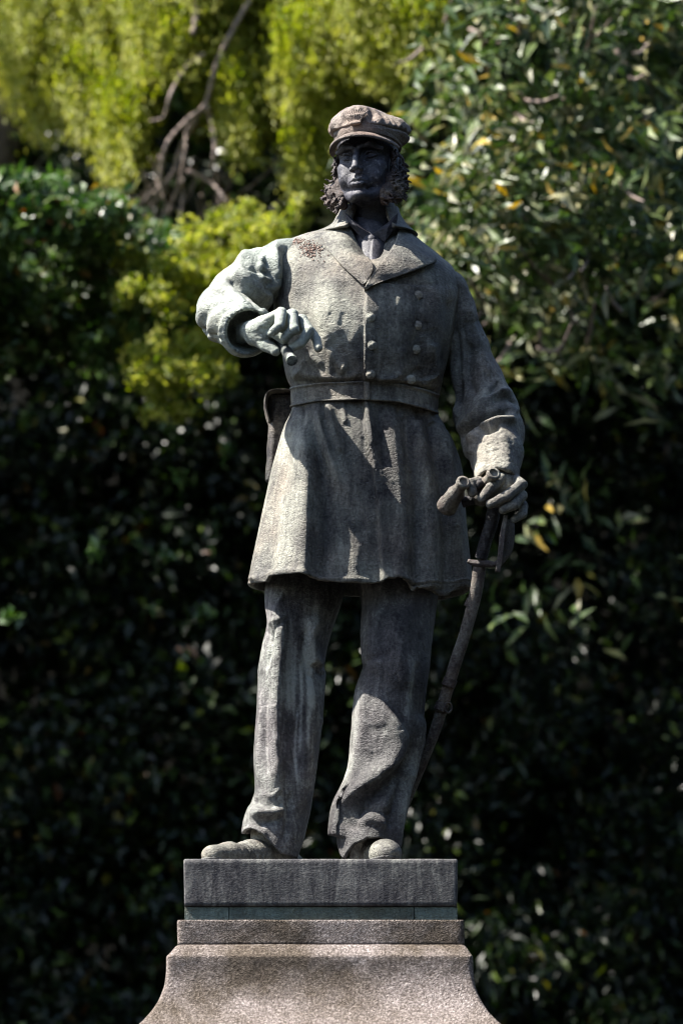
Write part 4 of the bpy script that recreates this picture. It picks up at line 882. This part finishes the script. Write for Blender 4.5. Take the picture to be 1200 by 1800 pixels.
f.ell((0, 2.0, -1.5), (7.9, 8.9, 8.0), 0); f.ell((0, -7, -2), (7.5, 9, 12), .4, sub=True); f.plane((0, -1, 0), 0.6)
roots = []
for _ in range(90):
    a = g.uniform(-.35, math.pi + .35); z = g.uniform(-5, 3.2); r = math.sqrt(max(.05, 1 - ((z + 1.5) / 8.4) ** 2)); roots.append((7.9 * r * math.cos(a), 2.0 + 8.9 * r * math.sin(a), z))
roots = [q for q in roots if q[1] > .3]
strands(f, roots, lambda p: (.05 * p[0], .05 * (p[1] - 2), -1), 6, .55, 3.0, .4, 78)
V, F = f.mesh(); c = Cloth(H(V), F, .3); c.noise(.01, 1); c.make('hair', M_SW, ST)

# cap
_H = H
def H(v):
    v = np.atleast_2d(np.asarray(v, float)).copy(); v[:, 2] += .30 + .20 * np.maximum(0, v[:, 2] - 7.4); return _H(v)
f = Field((-12, -13, 1.5), (12, 14.5, 15.5), .17)
TB = 0.10                                  # cap sits lower at the back
f.ell((0, 1.0, 5.8), (7.95, 10.0, 5.5)); f.plane((0, TB, -1), -(3.4)); f.plane((0, 0.02, 1), 8.2)
f.ell((0, 1.4, 8.7), (9.3, 11.0, 3.9), 1.2, M=[[.995, 0, -.10], [0, .985, .17], [.10, -.17, .98]]); f.ell((-1.2, -1, 10.4), (5.6, 7.5, 2.7), 1.8)
f.ell((7.4, 3.5, 7.6), (2.4, 5, 2.6), 1.5); f.ell((-7.0, 3.5, 8.2), (2.2, 5, 2.2), 1.5); f.ell((-6.2, -3.5, 8.6), (2.2, 3.5, 1.9), 1.4); f.ell((0, 11.0, 7.0), (5, 2.4, 2.6), 1.4)
V, F = f.mesh(); ang = np.arctan2(V[:, 0], -(V[:, 1] - 1)); hz = V[:, 2] - 8.6 - .05 * V[:, 1]
c = Cloth(H(V), F, .50); c.relax(2)
pl = np.clip((V[:, 2] - 7.6) / .8, 0, 1) * np.clip((12.3 - V[:, 2]) / 2.5, 0, 1)
c.D += pl * (.0040 * np.sin(ang * 23 + 1.5 * np.sin(ang * 5)) + .003 * np.sin(ang * 9 + 1)) 
c.D -= .010 * np.exp(-((V[:, 2] - 7.35 - .05 * V[:, 1]) / .35) ** 2)
c.noise(.05, 5).noise(.014, 1.2); cap = c.make('cap', M_CAP, ST)
def ellring(z0, z1, rx, ry, yc, o, nu=140):
    th = np.linspace(0, 2 * math.pi, nu, endpoint=False); V = []
    for t, q in ((0, -.25), (0, .12), (.1, .28), (.5, .3), (.9, .28), (1, .12), (1, -.25)):
        V.append(np.stack([(rx + o * q) * np.sin(th), yc - (ry + o * q) * np.cos(th), z0 + (z1 - z0) * t + .085 * (yc - ry * np.cos(th)) * 1.0 * -1], 1))
    return np.vstack(V), grid_faces(nu, 7, True)
V, F = ellring(4.4, 6.9, 7.95, 10.1, 1.0, 1.0); c = Cloth(H(V), F, .50); c.noise(.03, 1.5).noise(.01, .5); c.make('cap_band', M_CAP, cap)
# visor: curved plate with its own thickness
nu, nv = 90, 16; top = []
for j in range(nv):
    v = j / (nv - 1)
    for i in range(nu):
        a = R(-82 + 164 * i / (nu - 1)); w = max(0.0, math.cos(a)) ** 0.55; ext = .35 + 4.4 * w * v; rx, ry = 7.9 + ext * .45, 10.0 + ext
        x = rx * math.sin(a); y = 1.0 - ry * math.cos(a); z = 4.75 + .085 * 8.5 - 1.75 * v ** 1.3 * (.45 + .55 * w) - 1.75 * math.sin(a) ** 2 * (1 - .2 * v); top.append((x, y, z))
top = np.array(top); m = len(top); f_ = grid_faces(nu, nv, False); idx = np.arange(m).reshape(nv, nu); edge = np.concatenate([idx[0, :], idx[1:, -1], idx[-1, -2::-1], idx[-2:0:-1, 0]]); e2 = np.roll(edge, -1)
F = np.vstack([f_[:, ::-1], f_ + m, np.stack([edge, e2, e2 + m, edge + m], -1)]); V = np.vstack([top, top - np.array([0, 0.15, .85])])
c = Cloth(H(V), F, .52); c.noise(.03, 1.2).noise(.01, .5); c.make('visor', M_CAP, cap)
# gathered cockade at the front of the cap
f = Field((-3.5, -14, 6.5), (3.5, -6, 13), .13); g = np.random.default_rng(9)
for i in range(11):
    a = (i - 5) / 5.0; f.chain([(a * 1.2, -9.7, 7.7), (a * 2.4, -10.1 + .3 * abs(a), 9.3), (a * 2.9, -8.6 + .5 * abs(a), 10.9 - .6 * abs(a))], [.2, .26, .16], .05)
f.ell((0, -9.9, 7.5), (1.6, .7, .5), .3)
V, F = f.mesh(); c = Cloth(H(V), F, .48); c.noise(.008, .6); c.make('cockade', M_CAP, cap)

# crumbly crust on the shoulder
g = np.random.default_rng(12); parts = []
for _ in range(300):
    x, y = g.normal(545, 10), g.normal(438, 8)
    if g.random() < .25: x, y = g.normal(522, 8), g.normal(424, 3)
    h_ = hit(x, y); r = g.uniform(.0012, .0038); q = g.normal(0, 1, (6, 3)); q /= np.linalg.norm(q, axis=1, keepdims=True)
    b = np.array([[1, 0, 0], [-1, 0, 0], [0, 1, 0], [0, -1, 0], [0, 0, 1], [0, 0, -1]]) * r * g.uniform(.6, 1.4, (6, 1)); A = np.linalg.qr(g.normal(0, 1, (3, 3)))[0]
    parts.append((b @ A + h_ - FWD * .003, np.array([[0, 2, 4], [2, 1, 4], [1, 3, 4], [3, 0, 4], [2, 0, 5], [1, 2, 5], [3, 1, 5], [0, 3, 5]])))
V, F = merge(parts); obj('crust', V, F, M_CRUST, ST, smooth=False, attrs={'pat': np.full(len(V), .5)}, kind='stuff')
print('statue built', round(time.time() - T0, 1))

# ================================================================== FOLIAGE
def leaf_geo(C_, D_, Nn, L_, W_, fold=.25):
    D_ = D_ / np.linalg.norm(D_, axis=1, keepdims=True); S = np.cross(D_, Nn); S /= np.linalg.norm(S, axis=1, keepdims=True) + 1e-9; U = np.cross(S, D_); L_ = L_[:, None]; W_ = W_[:, None]
    base = C_ - D_ * L_ / 2; tip = C_ + D_ * L_ / 2 - U * L_ * .08; lf = C_ - S * W_ / 2 - D_ * L_ * .05 + U * W_ * fold; rt = C_ + S * W_ / 2 - D_ * L_ * .05 + U * W_ * fold; mid = C_
    V = np.stack([base, lf, tip, rt, mid], 1).reshape(-1, 3); i = np.arange(len(C_))[:, None] * 5
    F = np.concatenate([i + [0, 4, 1], i + [1, 4, 2], i + [2, 4, 3], i + [3, 4, 0]], 1).reshape(-1, 3); return V, F
def leaf_obj(name, C_, D_, Nn, L_, W_, mat, parent, g, tint=None, kind='stuff'):
    V, F = leaf_geo(C_, D_, Nn, L_, W_); t = g.random(len(C_)) if tint is None else tint
    return obj(name, V, F, mat, parent, attrs={'tint': np.repeat(t, 5)}, kind=kind, smooth=False)
def rdir(g, n): v = g.normal(0, 1, (n, 3)); return v / np.linalg.norm(v, axis=1, keepdims=True)
def cloud(g, n, lo, hi, sc, thr, sharp=True):
    """points in a box kept where clump noise is high"""
    out = []; tot = 0
    while tot < n:
        p = lo + (hi - lo) * g.random((n, 3)); k_ = fbm(p / sc, 2) > thr; out.append(p[k_]); tot += k_.sum()
    return np.vstack(out)[:n]
def branch(name, pts, r0, r1, parent, mat=M_BARK, n=8):
    rs = np.linspace(r0, r1, len(pts)); V, F = tube(pts, rs, n, sub=6); return obj(name, V, F, mat, parent)
def blobpts(g, blobs, n, ids=False):
    """blobs: centre xyz, radii xyz; leaves nearer the skin than the core"""
    w = np.array([b[3] * b[4] * b[5] for b in blobs]); w = w / w.sum(); k_ = g.choice(len(blobs), n, p=w); B = np.array(blobs)[k_]; d = rdir(g, n); r = g.random(n) ** .42 * (1 + .22 * g.normal(0, 1, n))
    q = B[:, :3] + d * B[:, 3:6] * r[:, None]
    return (q, k_) if ids else q

g = np.random.default_rng(21)
# right: laurel tree with long narrow leaves, lit above, dark below
rt = empty('laurel_tree', (3.4, 8.3, GZ), 'dense dark tree with narrow glossy leaves and a few yellow ones, right of the statue', 'tree')
branch('trunk', [(3.4, 8.3, GZ - .3), (3.3, 8.3, GZ + 2), (3.2, 8.2, GZ + 4.2), (3.0, 8.0, GZ + 6.5), (2.9, 8.0, GZ + 9)], .22, .07, rt, n=14)
for i in range(16):
    a = g.uniform(0, 6.28); z = GZ + 4.6 + i * .26; L_ = g.uniform(.8, 1.6); branch('branch', [(3.2, 8.2, z), (3.2 + math.cos(a) * L_ * .5, 8.2 + math.sin(a) * L_ * .4, z + .35), (3.2 + math.cos(a) * L_, 8.2 + math.sin(a) * L_ * .8, z + .9)], .06, .012, rt)
blobs = []
# clumps spread along an overhanging front surface
for i in range(190):
    px = g.uniform(690, 1330); py = g.uniform(-260, 640); yy = 5.0 + 1.1 * g.random() + max(0, (py - 420)) / 260 + (0.8 if px < 760 else 0)
    if px < 830 and py < 110: continue
    lim = 560 if px < 1000 else 640
    if py > lim and g.random() < .7: continue
    c_ = P(px, py, yy); blobs.append((*c_, .24 * g.uniform(.5, 1.5), .26, .18 * g.uniform(.5, 1.5)))
for i in range(70):
    c_ = P(g.uniform(830, 1260), 600 + 560 * g.random() ** 1.3, 6.2 + 1.3 * g.random()); blobs.append((*c_, .11, .13, .08))
for i in range(160):
    c_ = P(g.uniform(700, 1500), g.uniform(-700, 560), 7.6 + 2.4 * g.random()); blobs.append((*c_, .42, .45, .38))
n = 36000; C0, bi_ = blobpts(g, blobs, n, True); bd = rdir(g, len(blobs)) + np.array([0, -.6, -.2]); D0 = rdir(g, n) * .75 + bd[bi_] * .8; NN = rdir(g, n) * .7 + np.array([-.6, -.4, .6])
leaf_obj('foliage', C0, D0, NN, g.uniform(.09, .21, n), g.uniform(.030, .055, n), M_LEAFR, rt, g, tint=np.clip(g.random(n) ** 1.15, 0, 1))
for i in range(46):
    px, py = g.uniform(730, 1190), g.uniform(20, 620); dx, dy = g.normal(0, 40), g.normal(-30, 40); yy = 4.9 + .7 * g.random(); branch('branch', [P(px, py, yy + .3), P(px + dx * .5, py + dy * .5 + 6, yy), P(px + dx, py + dy, yy - .2)], .011, .004, rt, M_TWIG, 6)
# the 300 nearest leaves as single parts
pj = np.stack(proj(C0), 1); vis = np.where((pj[:, 0] > 720) & (pj[:, 0] < 1195) & (pj[:, 1] > 5) & (pj[:, 1] < 640))[0]; near = vis[np.argsort(C0[vis, 1])[:290]]
protos = []
for tval in np.linspace(.25, 1.0, 12):
    V, F = leaf_geo(np.zeros((1, 3)), np.array([[0, 0, 1.0]]), np.array([[0, -1.0, 0]]), np.array([1.0]), np.array([.3])); protos.append(mkmesh('leaf', V, F, M_LEAFR, False, {'tint': np.full(5, tval)}))
for i in near:
    o = bpy.data.objects.new('leaf', protos[int(g.integers(12))]); COL.objects.link(o); o.parent = rt; o.location = Vector(C0[i]) - rt.location + Vector((g.normal(0, .05), -.10 * g.random(), g.normal(0, .05))); o.rotation_euler = g.uniform(0, 6.28, 3); o.scale = (.1, .1, g.uniform(.09, .13))

# left: weeping yellow-green tree
g = np.random.default_rng(5)
wt = empty('weeping_tree', (-3.2, 9.6, GZ), 'tree with sunlit yellow-green drooping foliage, upper left behind the statue', 'tree')
branch('trunk', [(-3.2, 9.6, GZ - .3), (-3.0, 9.6, GZ + 3), (-2.6, 9.5, GZ + 6), (-2.0, 9.4, GZ + 9), (-1.6, 9.3, GZ + 12)], .26, .09, wt, n=14)
drapes = []
for (px, pt, pb, w) in ((20, -60, 210, 60), (70, 40, 270, 55), (115, 20, 235, 60), (160, 60, 290, 50), (205, 120, 350, 40), (60, -120, 120, 90), (170, -140, 130, 90), (260, -100, 170, 70), (300, 0, 160, 60), (245, 60, 250, 35), (380, 60, 250, 50), (420, 90, 310, 40), (400, -100, 150, 80),
                        (470, 20, 250, 50), (500, 60, 270, 45), (540, -60, 190, 70), (600, -80, 190, 60), (560, 100, 360, 30), (660, -60, 160, 70), (720, -40, 150, 60), (770, 20, 150, 40), (640, 60, 170, 50), (450, -60, 180, 70), (520, 0, 230, 50), (580, 0, 250, 40), (620, -30, 200, 50), (690, 0, 190, 50), (800, 30, 140, 40), (560, -120, 100, 80), (640, -140, 90, 80), (750, -120, 60, 60), (330, -200, 40, 110), (500, -200, 60, 110), (700, -160, 60, 90), (530, 200, 370, 25), (235, 180, 320, 28)):
    drapes.append((px, pt, pb, w, 8.0 - 1.2 * max(0, px) / 800 + g.uniform(-.4, .4)))
for i in range(26): a, b = g.uniform(-350, 800), g.uniform(-500, -120); drapes.append((a, b, b + g.uniform(150, 330), g.uniform(60, 110), g.uniform(7.5, 10.5)))
CC, DD, TT = [], [], []
for (px, pt, pb, w, yy) in drapes:
    area = w * (pb - pt); ns = int(area / 130) + 8
    for s_ in range(ns):
        x0 = px + g.normal(0, w * .45); top_ = pt + abs(g.normal(0, 20)); bot = pb - abs(g.normal(0, (pb - pt) * .30)) - 0.5 * abs(x0 - px)
        if bot <= top_ + 20: continue
        a = P(x0 + g.normal(0, 6), top_, yy + g.normal(0, .25)); b = P(x0 + g.normal(0, 8), bot, yy + g.normal(0, .25)); m = int((bot - top_) / 3.4); t = g.random(m)[:, None]
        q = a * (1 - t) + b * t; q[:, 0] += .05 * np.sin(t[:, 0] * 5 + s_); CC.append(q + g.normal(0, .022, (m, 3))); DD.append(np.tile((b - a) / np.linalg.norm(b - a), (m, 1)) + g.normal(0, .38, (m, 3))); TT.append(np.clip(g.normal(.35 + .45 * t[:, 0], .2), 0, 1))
CC = np.vstack(CC); DD = np.vstack(DD); TT = np.concatenate(TT); n = len(CC); print('weeping leaves', n)
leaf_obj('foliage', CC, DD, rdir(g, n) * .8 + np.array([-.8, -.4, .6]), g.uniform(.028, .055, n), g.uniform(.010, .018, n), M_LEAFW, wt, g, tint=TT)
def pb_(pts, y, r0, r1, mat=M_TWIG): branch('branch', [P(a, b, y + .08 * math.sin(i * 2.1)) for i, (a, b) in enumerate(pts)], r0 * .75, r1 * .75, wt, mat)
pb_([(620, -200), (480, -60), (390, 90), (362, 180), (330, 210), (295, 250), (283, 300), (286, 340)], 6.9, .020, .012)
pb_([(362, 185), (372, 215), (378, 260), (372, 295)], 6.9, .02, .012); pb_([(358, 95), (325, 120), (300, 165), (288, 205), (265, 212)], 6.8, .014, .008); pb_([(360, 190), (330, 225), (325, 270), (312, 330), (290, 380)], 7.1, .014, .007)
pb_([(345, 210), (318, 260), (300, 310), (240, 360), (175, 410)], 7.2, .018, .009); pb_([(330, 300), (375, 325), (395, 350), (412, 372)], 6.9, .014, .008); pb_([(290, 330), (275, 350), (250, 390), (225, 440)], 7.2, .016, .007); pb_([(260, 330), (215, 390), (200, 430)], 7.3, .012, .006); pb_([(190, 330), (175, 370), (170, 400)], 7.3, .012, .006)
pb_([(500, 250), (480, 290), (450, 320), (420, 340)], 7.4, .014, .006); pb_([(340, -40), (345, 20), (338, 60)], 6.8, .022, .018); pb_([(250, 300), (262, 345), (240, 400), (218, 430)], 7.2, .012, .006); pb_([(490, 350), (478, 390), (465, 430)], 7.5, .014, .007)
for i in range(30):
    x = g.uniform(150, 420); y = g.uniform(260, 380); pb_([(x, y), (x + g.normal(0, 14), y + 30), (x + g.normal(-14, 20), y + 75)], g.uniform(7.0, 7.8), .010, .004)

# left middle: broad shrub, bright green above, shaded below
g = np.random.default_rng(33)
def shrub(name, x, y, blobs, n, mat, label, l0, l1, wr, seed, cat='shrub', group=None, pw=1.0):
    g = np.random.default_rng(seed); r_ = empty(name, (x, y, GZ), label, cat, group)
    for i in range(5): a = g.uniform(0, 6.28); branch('stem', [(x, y, GZ - .2), (x + .3 * math.cos(a), y + .3 * math.sin(a), GZ + 1.4), (x + .7 * math.cos(a), y + .6 * math.sin(a), GZ + 3.2)], .05, .02, r_)
    C0 = blobpts(g, blobs, n); L_ = g.uniform(l0, l1, n); leaf_obj('foliage', C0, rdir(g, n) + np.array([0, -.3, -.3]), rdir(g, n) * .8 + np.array([-.2, -.5, .7]), L_, L_ * wr * g.uniform(.8, 1.2, n), mat, r_, g, tint=g.random(n) ** pw)
    return r_
bl = []
for i in range(60):
    px = g.uniform(-120, 340); py = g.uniform(330, 640); bl.append((*P(px, py, 5.9 + (py - 330) / 260 + .5 * g.random()), .15, .20, .11))
for i in range(16): bl.append((*P(g.uniform(-60, 420), 640 + 560 * g.random() ** 1.5, 6.6 + .8 * g.random()), .05, .06, .045))
shrub('broadleaf_shrub', -2.6, 8.2, bl, 15000, M_LEAFL, 'glossy green broadleaf shrub below the drooping tree, at the left edge', .05, .10, .5, 34)
bl = []
for (px, py) in ((280, 560), (300, 600), (250, 620), (330, 640), (290, 660), (350, 600), (270, 520), (220, 640), (400, 420), (430, 400), (460, 380), (380, 440), (330, 480), (360, 460), (250, 480), (300, 440), (410, 470), (350, 520), (380, 640), (310, 690), (450, 420), (520, 400)):
    bl += [(*P(px + g.normal(0, 22), py + g.normal(0, 20), 5.9 + 1.1 * g.random()), .07 * g.uniform(.4, 1.6), .09, .06 * g.uniform(.4, 1.8)) for _ in range(4)]
shrub('young_tree', -1.3, 6.0, bl, 9500, M_LEAFW, 'light green fine-leaved sapling just behind the raised sleeve', .03, .06, .4, 35, cat='tree', pw=.8)
# understorey under the crowns: dark, reaching the bottom of the frame
bl = []; g = np.random.default_rng(41)
for i in range(330): bl.append((*P(g.uniform(-250, 620), g.uniform(300, 2300), 8.8 + 1.2 * g.random()), .36, .34, .32))
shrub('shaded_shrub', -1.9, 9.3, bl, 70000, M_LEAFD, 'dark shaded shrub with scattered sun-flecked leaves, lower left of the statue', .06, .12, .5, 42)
bl = []
for i in range(420): bl.append((*P(g.uniform(560, 1450), g.uniform(300, 2300), 8.6 + 2.0 * g.random()), .34, .34, .30))
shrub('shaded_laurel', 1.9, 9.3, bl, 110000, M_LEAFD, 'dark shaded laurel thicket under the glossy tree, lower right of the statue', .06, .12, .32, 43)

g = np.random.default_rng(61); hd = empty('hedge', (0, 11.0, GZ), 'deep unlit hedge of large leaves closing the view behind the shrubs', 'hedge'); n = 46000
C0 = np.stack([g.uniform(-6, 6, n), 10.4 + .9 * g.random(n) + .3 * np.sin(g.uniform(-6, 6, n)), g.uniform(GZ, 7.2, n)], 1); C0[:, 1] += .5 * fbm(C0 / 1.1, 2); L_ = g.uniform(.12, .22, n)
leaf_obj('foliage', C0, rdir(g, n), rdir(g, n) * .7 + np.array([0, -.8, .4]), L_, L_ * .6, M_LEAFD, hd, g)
for x in np.linspace(-5.5, 5.5, 9): branch('stem', [(x, 11.0, GZ - .2), (x + .2, 11.0, GZ + 3), (x + .1, 11.1, GZ + 7)], .07, .03, hd)
# tall canopy over the understorey (stands left of and behind the frame; throws the shade seen in the photograph)
g = np.random.default_rng(50)
for (nm, x, y, lab, cx, cy, cz, n) in (('canopy_tree', -7.0, 8.6, 'tall broad tree standing left of the weeping tree, its crown above the frame', -6.3, 8.4, 4.3, 38000), ('canopy_tree', 1.0, 10.6, 'tall broad tree rising straight behind the statue, its crown above the frame', -.4, 10.3, 7.4, 34000)):
    ct = empty(nm, (x, y, GZ), lab, 'tree', 'tall trees over the shrubs'); branch('trunk', [(x, y, GZ - .3), (x + .1, y, GZ + 4), (x * .8 + cx * .2, y, GZ + 8), (cx, cy + .6, cz + .8)], .35, .12, ct, n=14)
    bl = [(cx + g.uniform(-3.4, 3.4), cy + g.uniform(-.9, 1.4), cz + g.uniform(-1.6, 1.8), .7, .55, .5) for _ in range(110)]
    for k_ in range(8): b = bl[k_]; branch('branch', [(cx, cy + .6, cz - 1), ((cx + b[0]) / 2, (cy + b[1]) / 2, cz - .3), b[:3]], .09, .02, ct)
    C0 = blobpts(g, bl, n); L_ = g.uniform(.10, .18, n); leaf_obj('foliage', C0, rdir(g, n), rdir(g, n) + np.array([0, 0, .8]), L_, L_ * .55, M_LEAFL, ct, g)
for (x, y, lab, cx, cy, cz, rx, ry, rz) in ((8.5, -3.0, 'broad dark tree added unseen right of the statue, screening off sky light', 7.2, -3.5, 4.5, 4.0, 6.5, 5.5), (-6.5, -13.0, 'broad dark tree added unseen left of the camera, screening off sky light', -7.0, -14.0, 3.5, 4.5, 5.5, 4.5), (7.5, -22.0, 'broad dark tree added unseen behind the camera, screening off sky light', 3.5, -24.0, 4.5, 8.5, 4.0, 6.0)):  # unseen trees added to cut the sky light on the statue
    ct = empty('sky_screen_tree', (x, y, GZ), lab, 'tree', 'added unseen trees screening off sky light'); branch('trunk', [(x, y, GZ - .3), (x + .1, y, GZ + 3), (cx, cy, cz + rz * .5)], .4, .12, ct, n=14)
    d = rdir(g, 9000) * (g.random((9000, 1)) ** .3); C0 = np.array([cx, cy, cz]) + d * np.array([rx, ry, rz]); C0 = C0[C0[:, 2] > GZ + 1]; n = len(C0); L_ = g.uniform(.35, .6, n)
    leaf_obj('foliage', C0, rdir(g, n), rdir(g, n) + np.array([0, 0, .5]), L_, L_ * .6, M_LEAFD, ct, g)
print('script', round(time.time() - T0, 1), 's')
